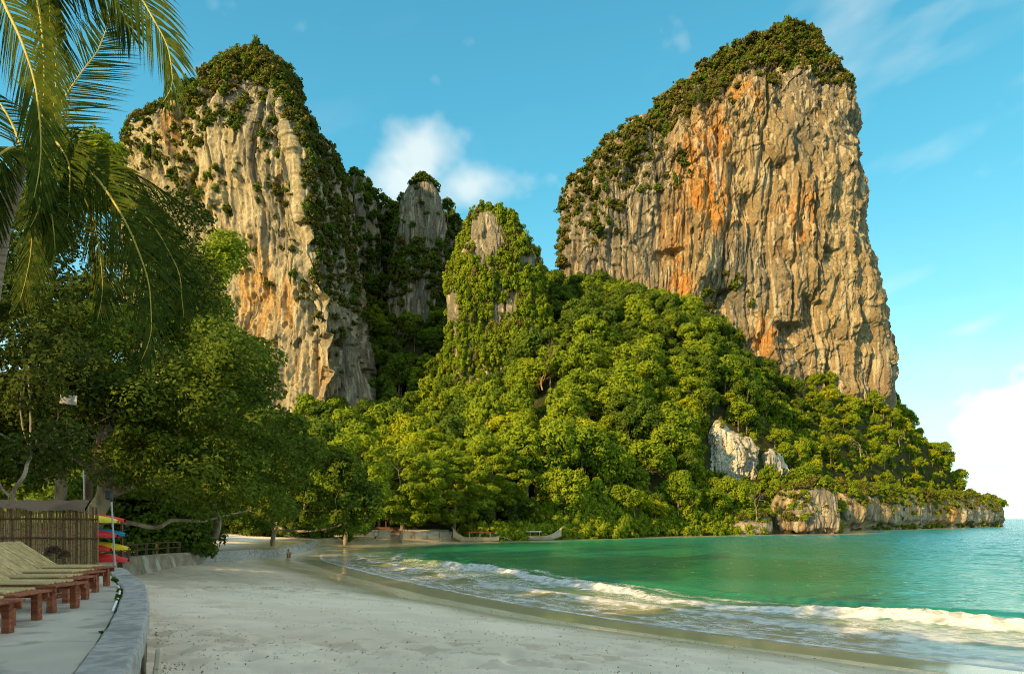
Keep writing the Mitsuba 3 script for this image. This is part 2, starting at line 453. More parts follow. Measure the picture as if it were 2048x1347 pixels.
def foam_fn(p, n, uv):
    s, along = uv.x, uv.y
    t = s - (8.6 + 0.9 * dr.sin(along * 0.17 + 1) + 0.45 * dr.sin(along * 0.45 + 2) + 0.2 * dr.sin(along * 1.3))
    wx, wy = along * 0.62 + 0.9 * fb(p.x * 0.6, p.y * 0.6, 3, 3), s * 1.5 + 0.9 * fb(p.x * 0.6, p.y * 0.6, 9, 3)
    a, b, _ = mikit.voronoi(wx, wy)
    lace = 1 - sst(0.02, 0.24, b - a)
    a2, b2, _ = mikit.voronoi(wx * 3.1, wy * 3.1)
    lace = dr.maximum(lace, 0.85 * (1 - sst(0.02, 0.30, b2 - a2)))
    n1 = fb(p.x * 0.30, p.y * 0.30, 1, 3)
    n2 = fb(p.x * 1.6, p.y * 1.6, 5, 3)
    near = 1 - sst(60.0, 95.0, p.y)
    seg = sst(0.30, 0.52, fb(along * 0.09, s * 0.02, 0, 2))
    crest = dr.exp(-dr.square((t + 0.35) / 0.75)) * seg
    n3 = fb(p.x * 4.5, p.y * 4.5, p.z * 4, 3)
    crest = sst(0.36, 0.74, crest * 1.05 + (n2 - 0.5) * 1.1 + (n3 - 0.5) * 0.7)
    wash = sst(-0.6, 0.2, s) * (1 - sst(7.0, 9.5, s + (n1 - 0.5) * 3))
    wash = wash * lace * sst(0.36, 0.54, n1 * 0.6 + n2 * 0.4)
    line3 = sst(0.5, 0.75, dr.exp(-dr.square((s - 4.0 + 1.3 * (n1 - 0.5) * 2) / 0.55)) * 0.9 + (n2 - 0.5) * 0.7)
    edge = sst(0.35, 0.7, dr.exp(-dr.square((s - 0.05) / 0.16)) + (n2 - 0.5) * 0.6)
    edge2 = sst(0.45, 0.75, dr.exp(-dr.square((s - 1.3 + (n1 - 0.5) * 1.5) / 0.30)) * 0.8 + (n2 - 0.5) * 0.7)
    back = sst(0.5, 0.8, dr.exp(-dr.square((t - 2.3) / 1.5)) * 0.7 + (n2 - 0.5) * 0.5) * lace * seg
    return dr.clip(dr.maximum(dr.maximum(crest, wash * 0.85), dr.maximum(dr.maximum(line3 * 0.8, edge2 * 0.7), dr.maximum(edge, back))), 0, 1) * near


def ripple(p, n, uv):
    far = sst(20.0, 90.0, p.x * 0.7 + p.y * 0.5)
    return (0.085 + 0.045 * far) * fb(p.x * 0.9 + p.y * 0.4, p.y * 2.0 - p.x * 0.3, 0, 4) * sst(0.5, 6.0, uv.x) + 0.004 * fb(p.x * 9, p.y * 9, 2, 2)


scene["water"] = {"type": "bumpmap", "texture": mikit.proc(ripple, eps=0.02), "scale": 1.0,
                  "bsdf": {"type": "principled", "base_color": mikit.proc(sea_fn), "roughness": 0.16, "specular": 0.33}}
scene["sea_material"] = {"type": "twosided", "bsdf": {"type": "blendbsdf", "weight": mikit.proc(foam_fn), "a": {"type": "ref", "id": "water"},
                         "b": {"type": "bumpmap", "scale": 1.0, "texture": mikit.proc(lambda p, n, uv: 0.16 * fb(p.x * 3.5, p.y * 3.5, p.z * 3.5, 4), eps=0.02), "bsdf": {"type": "diffuse", "reflectance": mikit.proc(lambda p, n, uv: mix((0.40, 0.43, 0.41), (0.74, 0.74, 0.71), sst(0.30, 0.62, fb(p.x * 2.6, p.y * 2.6, p.z * 5, 3))))}}}}
put("sea", (v, f[keep]), "sea_material", None, True, uv=uvs)
# the open sea to the horizon, a sheet under and beyond the near water
ox, oy = np.array([-30000.0, -3000, 414, 3000, 30000]), np.array([-300.0, 12, 632, 3000, 30000])
OX, OY = np.meshgrid(ox, oy)
ov = np.stack([OX.ravel(), OY.ravel(), np.where((OX.ravel() <= 415) & (OY.ravel() <= 634), -1.2, -0.03)], -1)
put("sea", (ov, grid_faces(5, 5)), "sea_material", "sea", True, uv=np.stack([OX.ravel() * 0 + 300.0 + OX.ravel() * 0.001, OY.ravel()], -1))

# ------------------------------------------------------------------ limestone cliffs


def section(ctrl, per):
    """Closed smooth curve through the control points of every row: ctrl (nz, K, 2), per[k] samples between point k and k+1."""
    K = ctrl.shape[1]
    out = []
    for k in range(K):
        p0, p1, p2, p3 = (ctrl[:, (k + d) % K] for d in (-1, 0, 1, 2))
        t = (np.arange(per[k]) / per[k])[None, :, None]
        p0, p1, p2, p3 = (a[:, None] for a in (p0, p1, p2, p3))
        m1, m2 = 0.36 * (p2 - p0), 0.36 * (p3 - p1)
        out.append((2 * t**3 - 3 * t**2 + 1) * p1 + (t**3 - 2 * t**2 + t) * m1 + (-2 * t**3 + 3 * t**2) * p2 + (t**3 - t**2) * m2)
    return np.concatenate(out, 1)


def cliff(name, levels, dz, per, seed, rough=1.0, tufas=0, flute=1.0, pits=(), parent=None, bsdf="rock", top=True, front=(0.1, 0.8), tufa_size=1.0, fs=1.0):
    """A limestone tower from horizontal sections, weathered into buttresses, flutes, hanging curtains and caves. Returns (points, normals, rows, columns)."""
    levels = sorted(levels, key=lambda a: a[0])
    zs = np.array([a[0] for a in levels], float)
    C = np.array([a[1] for a in levels], float)
    nz = int((zs[-1] - zs[0]) / dz) + 2
    z = np.linspace(zs[0], zs[-1], nz)
    P2 = section(PchipInterpolator(zs, C)(z), per)
    nu = P2.shape[1]
    P = np.concatenate([P2, np.broadcast_to(z[:, None, None], (nz, nu, 1))], -1)
    du = np.roll(P, -1, 1) - np.roll(P, 1, 1)
    dv = np.gradient(P, axis=0)
    N = norm(np.cross(du, dv))
    if (N[:, :, :2] * (P[:, :, :2] - P[:, :, :2].mean(1, keepdims=True))).sum() < 0:
        N = -N
    H = norm(N * np.array([1, 1, 0.35]))
    rng = np.random.default_rng(seed)
    ds = np.linalg.norm(np.roll(P, -1, 1) - P, axis=-1)
    fl = P.reshape(-1, 3)
    wob = (fb3(fl * fs * np.array([.05, .05, .03]), 2, seed + 9) - 0.5)[:, None] * np.array([7, 7, 3.0])
    g = (fl + wob / fs) * fs

    def n(fx, fz, o, sd):
        return fb3(g * np.array([fx, fx, fz]) + 3.7, o, seed + sd).reshape(nz, nu)

    def ridge(fx, fz, o, sd):
        return 1 - np.abs(2 * n(fx, fz, o, sd) - 1)
    calm = np.clip((n(.020, .016, 2, 21) - .36) * 4, 0.25, 1)                 # where the fluting fades into broken faces
    plate = np.round(n(.05, .020, 2, 22) * 9) / 9 + 0.5 * np.round(n(.13, .07, 2, 23) * 7) / 7
    crack = lambda fx, fz, o, sd: np.abs(2 * n(fx, fz, o, sd) - 1)           # sharp valleys
    d = (n(.022, .014, 3, 1) - .5) * 15 * rough
    d += (n(.06, .018, 3, 2) - .5) * 12 * rough
    d += (ridge(.045, .005, 2, 13) - .6) * 6.0 * rough
    d += (plate - .75) * (9 if name != 'cliff' or seed != 23 else 5) * rough
    d += (ridge(.11, .012, 3, 3) - .6) * 4.0 * flute * calm
    d -= np.clip(0.16 - crack(.10, .010, 2, 14), 0, 1) * 16 * flute
    d += (ridge(.30, .018, 3, 4) - .6) * 1.9 * flute * calm
    d -= np.clip(0.22 - crack(.33, .022, 2, 15), 0, 1) * 6 * flute
    d += (crack(.8, .035, 3, 5) - .4) * 1.4 * flute * calm
    d += (n(.30, .22, 3, 6) - .5) * 2.6 * rough * (1.3 - calm) + (crack(.22, .16, 3, 24) - .4) * 1.8 * rough * (1.2 - calm) + (n(1.2, .7, 2, 8) - .5) * 0.9 * rough
    ledge = n(.03, .10, 3, 7)
    d += np.clip((ledge - .52) * 14, -0.8, 1.4) * 0.45 * rough
    d = (d - np.median(d)) / fs
    # hanging curtains and stalactites: they swell downwards and end in an overhang
    hang = np.zeros((nz, nu))
    cols = np.arange(nu)
    for _ in range(tufas):
        zc = z[0] + (z[-1] - z[0]) * rng.random() ** 1.1
        j0 = int(nu * (front[0] + (front[1] - front[0]) * rng.random()))
        k = rng.random() ** 2.2
        w, L, a = (tufa_size * x for x in (0.5 + 3.6 * k, 6 + 34 * k * (0.5 + rng.random()), 0.4 + 2.6 * k))
        r0, r1 = np.searchsorted(z, [zc, zc + L])
        if r1 - r0 < 3:
            continue
        step = max(np.median(ds[r0:r1, j0]), 0.15)
        half = int(1.3 * w / step) + 2
        jj = (cols[:2 * half + 1] + j0 - half) % nu if 2 * half + 1 < nu else cols
        rows = np.arange(r0, r1)
        t = (zc + L - z[rows]) / L
        prof = t ** 1.3 * np.clip((1 - t) * L / 0.7, 0, 1)
        u = (np.arange(len(jj)) - half)[None, :] * step
        u = u + (nz3(np.stack([z[rows] * 0.12, z[rows] * 0, z[rows] * 0 + j0], -1), 3)[:, None] - .5) * 2.0 * w * 0.6
        lat = np.sqrt(np.clip(1 - (u / (w * (0.55 + 0.45 * t[:, None]))) ** 2, 0, 1))
        tip = np.clip((z[rows][:, None] - zc) - (2.5 + 3.0 * k) * tufa_size * nz3(np.stack([u * 1.1 + 50, u * 0, u * 0 + j0], -1), 5), 0, 0.7) / 0.7
        hang[r0:r1, jj] = np.maximum(hang[r0:r1, jj], a * prof[:, None] * lat * tip)
    d += hang
    # caves: hollows with a sharp roof
    for (px_, z_, rx, rz, depth) in pits:
        rr = (P[..., 0] - px_) / rx + 0.5 * (n(.12, .1, 2, 11) - .5)
        t = (z_ - P[..., 2]) / rz + 0.7 * (n(.1, .08, 2, 12) - .5)          # 0 at the roof, growing downwards
        hollow = np.clip(1 - rr ** 2, 0, 1) * np.where(t > 0, np.exp(-(t / 0.75) ** 2), 0) * np.clip(t * rz / 0.8, 0, 1)
        d -= depth * hollow * (N[..., 1] < 0.2)
    taper = np.clip((z[-1] - z) / 9, 0.12, 1)[:, None] if top else 1.0
    Q = P + H * (d * taper)[..., None]
    f = grid_faces(nz, nu, True)
    vv = Q.reshape(-1, 3)
    if top:
        vv = np.vstack([vv, Q[-1].mean(0)[None] + [0, 0, 0.5]])
        k = np.arange(nu)
        f = np.vstack([f, np.stack([(nz - 1) * nu + k, (nz - 1) * nu + (k + 1) % nu, 0 * k + nz * nu], 1)])
    fn = np.cross(Q[1, nu // 2 + 1] - Q[1, nu // 2], Q[2, nu // 2] - Q[1, nu // 2])
    if fn @ H[1, nu // 2] < 0:
        f = f[:, ::-1]
    key = put(name, (vv, f), bsdf, parent, 55)
    du = np.roll(Q, -2, 1) - np.roll(Q, 2, 1)
    dv = (np.roll(Q, -2, 0) - np.roll(Q, 2, 0)); dv[:2] = dv[2]; dv[-2:] = dv[-3]
    NN = norm(np.cross(du, dv))
    NN *= np.sign((NN * H).sum(-1, keepdims=True) + 1e-9)
    return key, Q, NN


def zof(py, D):
    return EYE + (HY - py) / F * D


def sec(py, D, pts):
    return zof(py, D), [((px - CX) / F * d, d) for px, d in pts]


rock_mat("rock_warm", 1.6, [(*W(1405, 400, 318), 24, 46, .98), (*W(1500, 180, 325), 10, 15, 1.0), (*W(1370, 570, 318), 9, 10, 1.0), (*W(1530, 660, 315), 5, 12, .9),
                            (*W(1600, 400, 315), 24, 45, .52), (*W(1360, 500, 318), 6, 12, .8), (*W(1700, 650, 325), 12, 60, .40), (*W(1450, 300, 320), 20, 28, .85)],
         [(W(1200, 480, 320)[0], W(1200, 480, 320)[2], 26, 26, 1.0), (W(1600, 140, 330)[0], W(1600, 140, 330)[2], 22, 16, .8), (W(1480, 540, 318)[0], W(1480, 540, 318)[2], 14, 20, .9),
          (W(1700, 250, 325)[0], W(1700, 250, 325)[2], 10, 18, .6), (W(1300, 350, 320)[0], W(1300, 350, 320)[2], 12, 30, .7), (W(1620, 250, 315)[0], W(1620, 250, 315)[2], 8, 14, .7)])
rock_mat("rock_pale", 0.7, [(*W(520, 580, 262), 11, 22, .85), (*W(575, 600, 255), 6, 14, .85), (*W(390, 300, 285), 8, 12, .75), (*W(640, 740, 250), 12, 18, .62), (*W(440, 420, 280), 8, 16, .55)],
         [(W(540, 200, 255)[0], W(540, 200, 255)[2], 20, 22, .9), (W(700, 700, 255)[0], W(700, 700, 255)[2], 9, 18, .75), (W(560, 420, 255)[0], W(560, 420, 255)[2], 8, 30, .5), (-20, 120, 40, 60, .75)],
         base=((0.245, 0.205, 0.125), (0.48, 0.41, 0.255), (0.12, 0.115, 0.09)), orange=((0.38, 0.20, 0.06), (0.45, 0.29, 0.11)))
rock_mat("rock_shore", 2.0, [(*W(1800, 1010, 310), 16, 8, 1.0), (*W(1880, 1020, 340), 18, 8, .9), (*W(1760, 985, 290), 10, 8, 1.0), (*W(1600, 1030, 198), 6, 6, .4)], [(W(1620, 1000, 205)[0], 8, 9, 12, .5)],
         base=((0.27, 0.225, 0.15), (0.46, 0.39, 0.27), (0.15, 0.138, 0.115)), orange=((0.36, 0.18, 0.06), (0.42, 0.27, 0.11)))

rock_mat("rock_white", 0.3, [(*W(1440, 960, 222), 6, 4, .5)], [(*W(1500, 870, 222)[[0, 2]], 5, 6, .9), (*W(1540, 930, 228)[[0, 2]], 8, 8, .6)],
         base=((0.56, 0.52, 0.435), (0.74, 0.70, 0.61), (0.36, 0.345, 0.30)), orange=((0.50, 0.40, 0.25), (0.56, 0.47, 0.32)), dk=0.5)
# the great wall at right
DB = 330.0


SIL = lambda z, d: HY - (z - EYE) * F / d                   # image row of a height at a distance, to read the outlines below
LB = ([35, 48, 75, 115, 160, 210, 280, 350, 392, 450, 520, 575, 650], [1596, 1562, 1502, 1442, 1376, 1309, 1244, 1186, 1150, 1138, 1124, 1116, 1114])
RB = ([35, 48, 75, 115, 160, 210, 280, 350, 392, 450, 520, 575, 650, 720, 800], [1600, 1618, 1640, 1656, 1682, 1698, 1712, 1720, 1722, 1712, 1725, 1732, 1742, 1761, 1771])


def wall_b(z):
    d0 = 317 + 26 * np.clip((z - 115) / 130, 0, 1) ** 1.6
    oL, oR = np.interp(z, [190, 246], [20, 6]), np.interp(z, [190, 246], [15, 6])
    L, R = np.interp(SIL(z, d0 + oL), *LB), np.interp(SIL(z, d0 + oR), *RB)
    R = max(R, L + 8)
    w = R - L
    k = np.clip(w / 180, 0.25, 1)
    pts = [(L + .05 * w, d0 + oL + 40 * k), (L, d0 + oL), (L + .10 * w, d0 + 9), (L + .34 * w, d0 + 2), (L + .60 * w, d0 - 2), (L + .86 * w, d0 + 3), (R, d0 + oR), (R - .05 * w, d0 + oR + 40 * k), (L + .5 * w, d0 + oR + 60 * k)]
    return z, [((px - CX) / F * d, d) for px, d in pts]


B_LEVELS = [wall_b(z) for z in (5, 40, 60, 75, 90, 105, 120, 135, 150, 165, 180, 195, 206, 216, 225, 232, 238, 243, 246)]
pit = lambda px, py, d, rx, rz, depth: (*W(px, py, d)[[0, 2]], rx, rz, depth)
kB, QB, NB = cliff("cliff", B_LEVELS, 0.38, [24, 50, 120, 150, 150, 100, 60, 20, 20], 11, 0.9, 620, 1.0,
                   [pit(1345, 495, 318, 8, 9, 6), pit(1590, 640, 316, 9, 20, 7), pit(1665, 490, 320, 5, 9, 5), pit(1450, 570, 318, 6, 8, 5), pit(1640, 590, 316, 7, 26, 5), pit(1570, 320, 320, 5, 10, 4)],
                   bsdf="rock_warm", front=(0.08, 0.85))
tag(kB, "towering limestone cliff with an orange stained sheer face and green crest, the one at right", "cliff", kind="structure")

# the cliff at left, a prow with its edge towards the viewer
DA = 260.0


LA = ([85, 95, 110, 150, 190, 215, 245, 270, 300, 400, 900], [500, 482, 464, 424, 402, 354, 304, 256, 244, 244, 290])
RA = ([85, 95, 110, 150, 200, 250, 300, 340, 400, 480, 560, 640, 720, 800, 880], [506, 535, 558, 582, 608, 642, 662, 684, 688, 694, 700, 712, 726, 734, 738])
AA = ([92, 150, 200, 250, 320, 400, 480, 540, 620, 700, 790, 900], [506, 538, 556, 572, 588, 598, 602, 616, 638, 643, 640, 640])


def wall_a(z):
    dA = 250 + 24 * np.clip((z - 140) / 50, 0, 1) ** 1.5
    dR = np.interp(z, [30, 70, 100, 130], [264, 266, 280, 290])
    dL = np.interp(z, [135, 187], [296, dA + 12])
    L, A, R = np.interp(SIL(z, dL), *LA), np.interp(SIL(z, dA), *AA), np.interp(SIL(z, dR), *RA)
    R = max(R, L + 10); A = np.clip(A, L + .2 * (R - L), R - 4)
    pts = [(L + .1 * (R - L), 326), (L, dL), (L + .38 * (A - L), dL - .58 * (dL - dA)), (A - min(16, .2 * (A - L)), dA + 3), (A + 4, dA), (A + .5 * (R - A), dA + .42 * (dR - dA)), (R, dR), (R - 4, dR + 36), ((L + R) / 2, 346)]
    return z, [((px - CX) / F * d, d) for px, d in pts]


A_LEVELS = [wall_a(z) for z in (20, 40, 52, 66, 80, 94, 108, 120, 132, 142, 150, 157, 164, 170, 176, 181, 185, 187)]
kA, QA, NA = cliff("cliff", A_LEVELS, 0.36, [16, 80, 150, 40, 60, 90, 16, 14, 14], 23, 0.7, 520, 0.9,
                   [pit(668, 690, 251, 9, 34, 3.5), pit(625, 600, 252, 4, 12, 2)], bsdf="rock_pale", front=(0.1, 0.85), tufa_size=0.8)
tag(kA, "pale limestone cliff with a sharp sunlit edge and a shaded right flank, the one at left", "cliff", kind="structure")


def tower(name, D, rows, d0, seed, label, rough=0.6, tufas=60, bsdf="rock_pale", dz=0.6, per=(10, 14, 34, 40, 40, 34, 14, 8, 8), kind="rock pillar", thick=30, flute=0.8, size=0.6, fs=1.5):
    lv = []
    for (py, L, R, *more) in rows:
        w, d = R - L, d0 + (more[0] if more else 0)
        lv.append(sec(py, D, [(L + .1 * w, d + thick * .8), (L, d + thick * .35), (L + .12 * w, d + thick * .12), (L + .36 * w, d), (L + .62 * w, d), (L + .88 * w, d + thick * .12), (R, d + thick * .35), (R - .1 * w, d + thick * .8), (L + .5 * w, d + thick)]))
    k, Q, N = cliff(name, lv, dz, per, seed, rough, tufas, flute, bsdf=bsdf, tufa_size=size, fs=fs)
    tag(k, label, kind, kind="structure")
    return k, Q, N


kC, QC, NC = tower("cliff", 266, [(404, 966, 985, 12), (418, 935, 1015, 6), (460, 928, 1040, 3), (520, 908, 1068), (600, 898, 1092), (700, 902, 1108), (800, 895, 1112), (880, 890, 1115)], 262, 31,
                   "squat limestone tower hung with vines between the two great cliffs", 0.45, 160)
kD, QD, ND = tower("rock_spire", 322, [(348, 822, 862, 6), (365, 812, 876, 3), (440, 794, 886), (480, 786, 886), (600, 776, 900), (720, 770, 908), (840, 765, 915)], 318, 37,
                   "slender grey spire standing behind the saddle, half in shadow", 0.35, 120)
kE, QE, NE = tower("rock_spire", 338, [(338, 700, 728, 6), (355, 692, 740, 3), (420, 690, 752), (520, 685, 765), (700, 680, 775)], 334, 41,
                   "small blue grey spire just right of the left cliff", 0.3, 40)
kF, QF, NF = tower("cliff", 352, [(398, 742, 800, 10), (410, 725, 905, 7), (440, 695, 940, 5), (520, 684, 990), (600, 680, 1010), (760, 680, 1020)], 350, 43,
                   "dark wooded saddle closing the gully behind the spires", 0.8, 60, thick=40)

# rock walls along the shore of the headland
R_ROWS = {
    "a": (222, [(836, 1430, 1446, 3), (848, 1424, 1458, 1), (872, 1416, 1502), (900, 1404, 1522), (945, 1394, 1530), (985, 1400, 1536), (1040, 1402, 1540)], 222, "white limestone outcrop rising out of the green slope", 226),
    "b": (228, [(896, 1532, 1548, 2), (912, 1520, 1568), (960, 1514, 1574), (1000, 1514, 1574)], 228, "small grey outcrop right of the white one", 230),
    "c": (198, [(962, 1610, 1662, 5), (975, 1560, 1672, 1), (1010, 1546, 1676), (1055, 1540, 1678, -1), (1064, 1545, 1672, 2), (1085, 1545, 1672, 2)], 198, "pale fluted shore cliff at the water below the outcrop", 203),
    "d": (188, [(1022, 1480, 1530, 4), (1040, 1400, 1545, 1), (1062, 1385, 1548), (1072, 1390, 1546, 1), (1090, 1390, 1546, 1)], 189, "low rock ledge at the water under the bushes", 188),
}
shore_rock = {}
for i, k in enumerate("abcd"):
    D, rows, d0, lab, _ = R_ROWS[k]
    shore_rock[k] = tower("outcrop" if k in "ab" else "shore_cliff", D, rows, d0, 61 + i, lab, 1.5 if k in "ab" else 0.8, 70, "rock_white" if k in "ab" else "rock_shore", 0.2, (6, 10, 34, 40, 40, 30, 10, 6, 6), thick=16 if k in "ab" else 14, flute=1.2 if k in "ab" else 0.8, size=0.25, fs=2.6,
                          kind="rock outcrop" if k in "ab" else "shore cliff")


def wall_h(py, o, top):
    """Section of the orange headland wall at the water; o pushes its face seawards."""
    pts = [(1700, 300), (1676, 262), (1690, 250), (1745, 262), (1800, 288), (1870, 322), (1955, 361), (1998, 396), (1985, 430)]
    z = EYE + (HY - py) / F * 300
    out = []
    for k, (px, d) in enumerate(pts):
        p = np.array([(px - CX) / F * d, d])
        push = np.array([0.45, -0.89]) * o if 1 <= k <= 7 else np.zeros(2)
        out.append(tuple(p + push))
    return z, out


shore_rock["e"] = cliff("shore_cliff", [wall_h(1085, 0, 0), wall_h(1058, -0.5, 0), (1.6, wall_h(1058, -1.8, 0)[1]), (4.0, wall_h(1058, 0.6, 0)[1]), (8, wall_h(1058, 1.0, 0)[1]), (12, wall_h(1058, -0.5, 0)[1]), (15, wall_h(1058, -2.5, 0)[1]), (17, wall_h(1058, -6, 0)[1])],
                       0.35, [6, 20, 70, 100, 110, 110, 60, 10, 8], 77, 0.8, 160, 0.8, bsdf="rock_shore", front=(0.05, 0.9), tufa_size=0.4, fs=2.6)
tag(shore_rock["e"][0], "orange and cream undercut shore cliff round the tip of the headland", "shore cliff", kind="structure")

# ------------------------------------------------------------------ wooded hillside
HP = [(11, 147, -1), (33, 167, -1), (48, 178, -1), (64, 189, -1), (93, 202, -1), (105, 218, -1), (117, 248, -1), (20, 140, -6), (60, 165, -6), (110, 185, -6), (170, 260, -6), (240, 320, -6), (290, 400, -6),
      (123, 255, -6), (142, 272, -6), (163, 291, -6), (190, 314, -6), (215, 337, -6), (236, 356, -6), (246, 366, -6), (262, 384, -6), (268, 400, -6), (258, 425, -3), (140, 281, 15), (158, 300, 16), (172, 310, 18), (196, 331, 17), (222, 354, 16), (240, 370, 14), (250, 385, 12),
      (12, 153, 4), (15, 165, 13), (18, 200, 34), (20, 250, 64), (22, 300, 92), (29, 181, 9), (38, 215, 33), (45, 260, 66), (53, 305, 92),
      (54, 203, 17), (70, 250, 50), (83, 300, 84), (80, 217, 15), (98, 260, 38), (115, 310, 54), (136, 300, 44), (150, 318, 58), (172, 326, 57), (188, 338, 51), (208, 352, 43), (228, 364, 36), (246, 375, 26), (262, 389, 15),
      (60, 420, 105), (160, 420, 70), (260, 460, 0), (-15, 141, 2.5), (0, 151, 4), (-30, 160, 6), (-10, 180, 9), (-20, 220, 22), (0, 232, 36), (-5, 262, 48), (-28, 262, 36), (-50, 256, 34),
      (-42, 300, 60), (-55, 330, 100), (-30, 345, 125), (-80, 345, 120), (-60, 100, 2.5), (-45, 125, 2.5), (-90, 120, 4), (-60, 150, 6), (-62, 200, 18), (-75, 235, 32), (-120, 200, 20), (-140, 260, 45),
      (-200, 280, 60), (-200, 150, 12), (-150, 330, 80), (-250, 200, 30), (-250, 60, 5), (-120, 60, 2.5), (-60, 60, 2.0), (-35, 100, 1.0)]
HP = np.array(HP, float)
hill = RBFInterpolator(HP[:, :2], HP[:, 2], kernel="linear", smoothing=1.0)
hx, hy = np.arange(-320, 300, 3.0), np.arange(40, 480, 3.0)
HX, HYY = np.meshgrid(hx, hy)
hxy = np.stack([HX.ravel(), HYY.ravel()], -1)
hz = hill(hxy) + (fb3(np.c_[hxy * 0.08, hxy[:, :1] * 0], 3, 71) - 0.5) * 5 * np.clip(hill(hxy) / 10, 0, 1)
inland = -sea_distance(hxy[:, 0], hxy[:, 1])
rocky = np.clip((hxy[:, 0] - 40) / 15, 0, 1)
hz = np.minimum(hz, np.where(rocky > 0, np.maximum(-3, (inland - 4.2) * 3.0) + np.maximum(0, inland - 8) * 3.0 + 60 * (1 - rocky), 1e9))
hz -= 22 * np.exp(-(((hxy[:, 0] - 68) / 13) ** 2 + ((hxy[:, 1] - 213) / 9) ** 2))
hz = np.where((inland > 3) & (rocky > 0), np.maximum(hz, 3.0 + 0.25 * inland), hz)
flat = np.clip((sea_distance(hxy[:, 0], hxy[:, 1]) + 26) / 12, 0, 1) * (hxy[:, 1] < 150) * (hxy[:, 0] < 8)
hz = hz * (1 - flat) - 3 * flat
from scipy.interpolate import RegularGridInterpolator
hill_at = RegularGridInterpolator((hy, hx), hz.reshape(len(hy), len(hx)), bounds_error=False, fill_value=0.0)
hz_at = lambda x, y: float(hill_at((y, x)))


def soil_fn(p, n, uv):
    return mix((0.035, 0.042, 0.014), (0.06, 0.055, 0.025), sst(0.35, 0.65, fb(p.x * 0.3, p.y * 0.3, p.z * 0.3, 3)))


scene["soil"] = {"type": "twosided", "bsdf": {"type": "diffuse", "reflectance": mikit.proc(soil_fn)}}
put("hillside", (np.c_[hxy, hz], grid_faces(len(hy), len(hx))), "soil", None, True)
tag("hillside", "steep forest floor under the jungle below the cliffs", "hillside", kind="structure")

# ------------------------------------------------------------------ scrub on the cliffs
for i in range(3):
    group(f"scrub_{i}", leaf=(bush(100 + i, 9, 30), "leaf_scrub", False))
    group(f"scrub_deep_{i}", leaf=(bush(110 + i, 9, 30), "leaf_deep", False))
    group(f"vine_{i}", leaf=(bush(120 + i, 12, 60, 0.24, 1.0), "leaf_jungle", False))


def scrub(name, Q, N, weight, count, groups, lo, hi, seed, tall=1.0, skip=4):
    """Bushes rooted in the rock where weight(points, normals) is high. Only the side that can be seen gets any."""
    rng = np.random.default_rng(seed)
    P, M = Q[::skip, ::skip].reshape(-1, 3), N[::skip, ::skip].reshape(-1, 3)
    w = np.clip(weight(P, M), 0, None) * (M[:, 1] < 0.55)
    idx = rng.choice(len(P), count, p=w / w.sum())
    for i in idx:
        r = lo + (hi - lo) * rng.random() ** 1.8
        p = P[i] + M[i] * r * 0.25 + rng.normal(size=3) * 0.5
        place(f"{name}__{COUNT.setdefault(name, 0):04d}", groups[rng.integers(len(groups))], p, (r * rng.uniform(.7, 1.2), r * rng.uniform(.7, 1.2), r * tall * rng.uniform(0.55, 1.35)), rng.random() * 360)
        COUNT[name] += 1


COUNT = {}


def crest_fn(Q):
    """Height of the skyline above each x."""
    xs = np.linspace(Q[..., 0].min(), Q[..., 0].max(), 90)
    zz = np.full(90, -1e9)
    np.maximum.at(zz, np.clip(np.searchsorted(xs, Q[..., 0].ravel()), 0, 89), Q[..., 2].ravel())
    return lambda x: np.interp(x, xs, zz)


def spots(P, lst):
    """Soft ellipses: (px, py, d, rx, rz, strength) in metres on the face."""
    out = np.zeros(len(P))
    for px, py, d, rx, rz, k in lst:
        c = W(px, py, d)
        out = np.maximum(out, k * np.exp(-(((P[:, 0] - c[0]) / rx) ** 2 + ((P[:, 2] - c[2]) / rz) ** 2)))
    return out


crB = crest_fn(QB)


def veg_b(P, M):
    depth = crB(P[:, 0]) - P[:, 2]
    n = fb3(P * np.array([.08, .08, .08]), 3, 5) - 0.5
    band = np.interp(P[:, 0], [W(1130, 0, DB)[0], W(1300, 0, DB)[0], W(1480, 0, DB)[0], W(1600, 0, DB)[0], W(1700, 0, DB)[0]], [30, 32, 25, 27, 26])
    w = np.clip((band - depth + 44 * n) / 6, 0, 1) * 1.0
    sp = spots(P, [(1200, 440, 322, 7, 9, .8), (1260, 350, 324, 12, 9, .9), (1370, 350, 320, 4, 12, .7), (1150, 470, 325, 5, 10, .5), (1470, 560, 318, 6, 5, .8), (1430, 600, 316, 9, 9, .9), (1500, 590, 318, 7, 4, .5)])
    w = np.maximum(w, np.clip(sp + n - 0.25, 0, 1))
    return w + 0.05 * np.clip(M[:, 2] - 0.45, 0, 1) + 0.5 * np.clip(1 - depth / 4, 0, 1)


scrub("cliff_scrub", QB, NB, veg_b, 3600, ["scrub_0", "scrub_1", "scrub_2", "scrub_deep_0", "scrub_deep_1"], 0.6, 2.7, 201)
tag("cliff_scrub", "dry green scrub clinging to the crest and ledges of the limestone cliffs", "scrub", kind="stuff")
crA = crest_fn(QA)


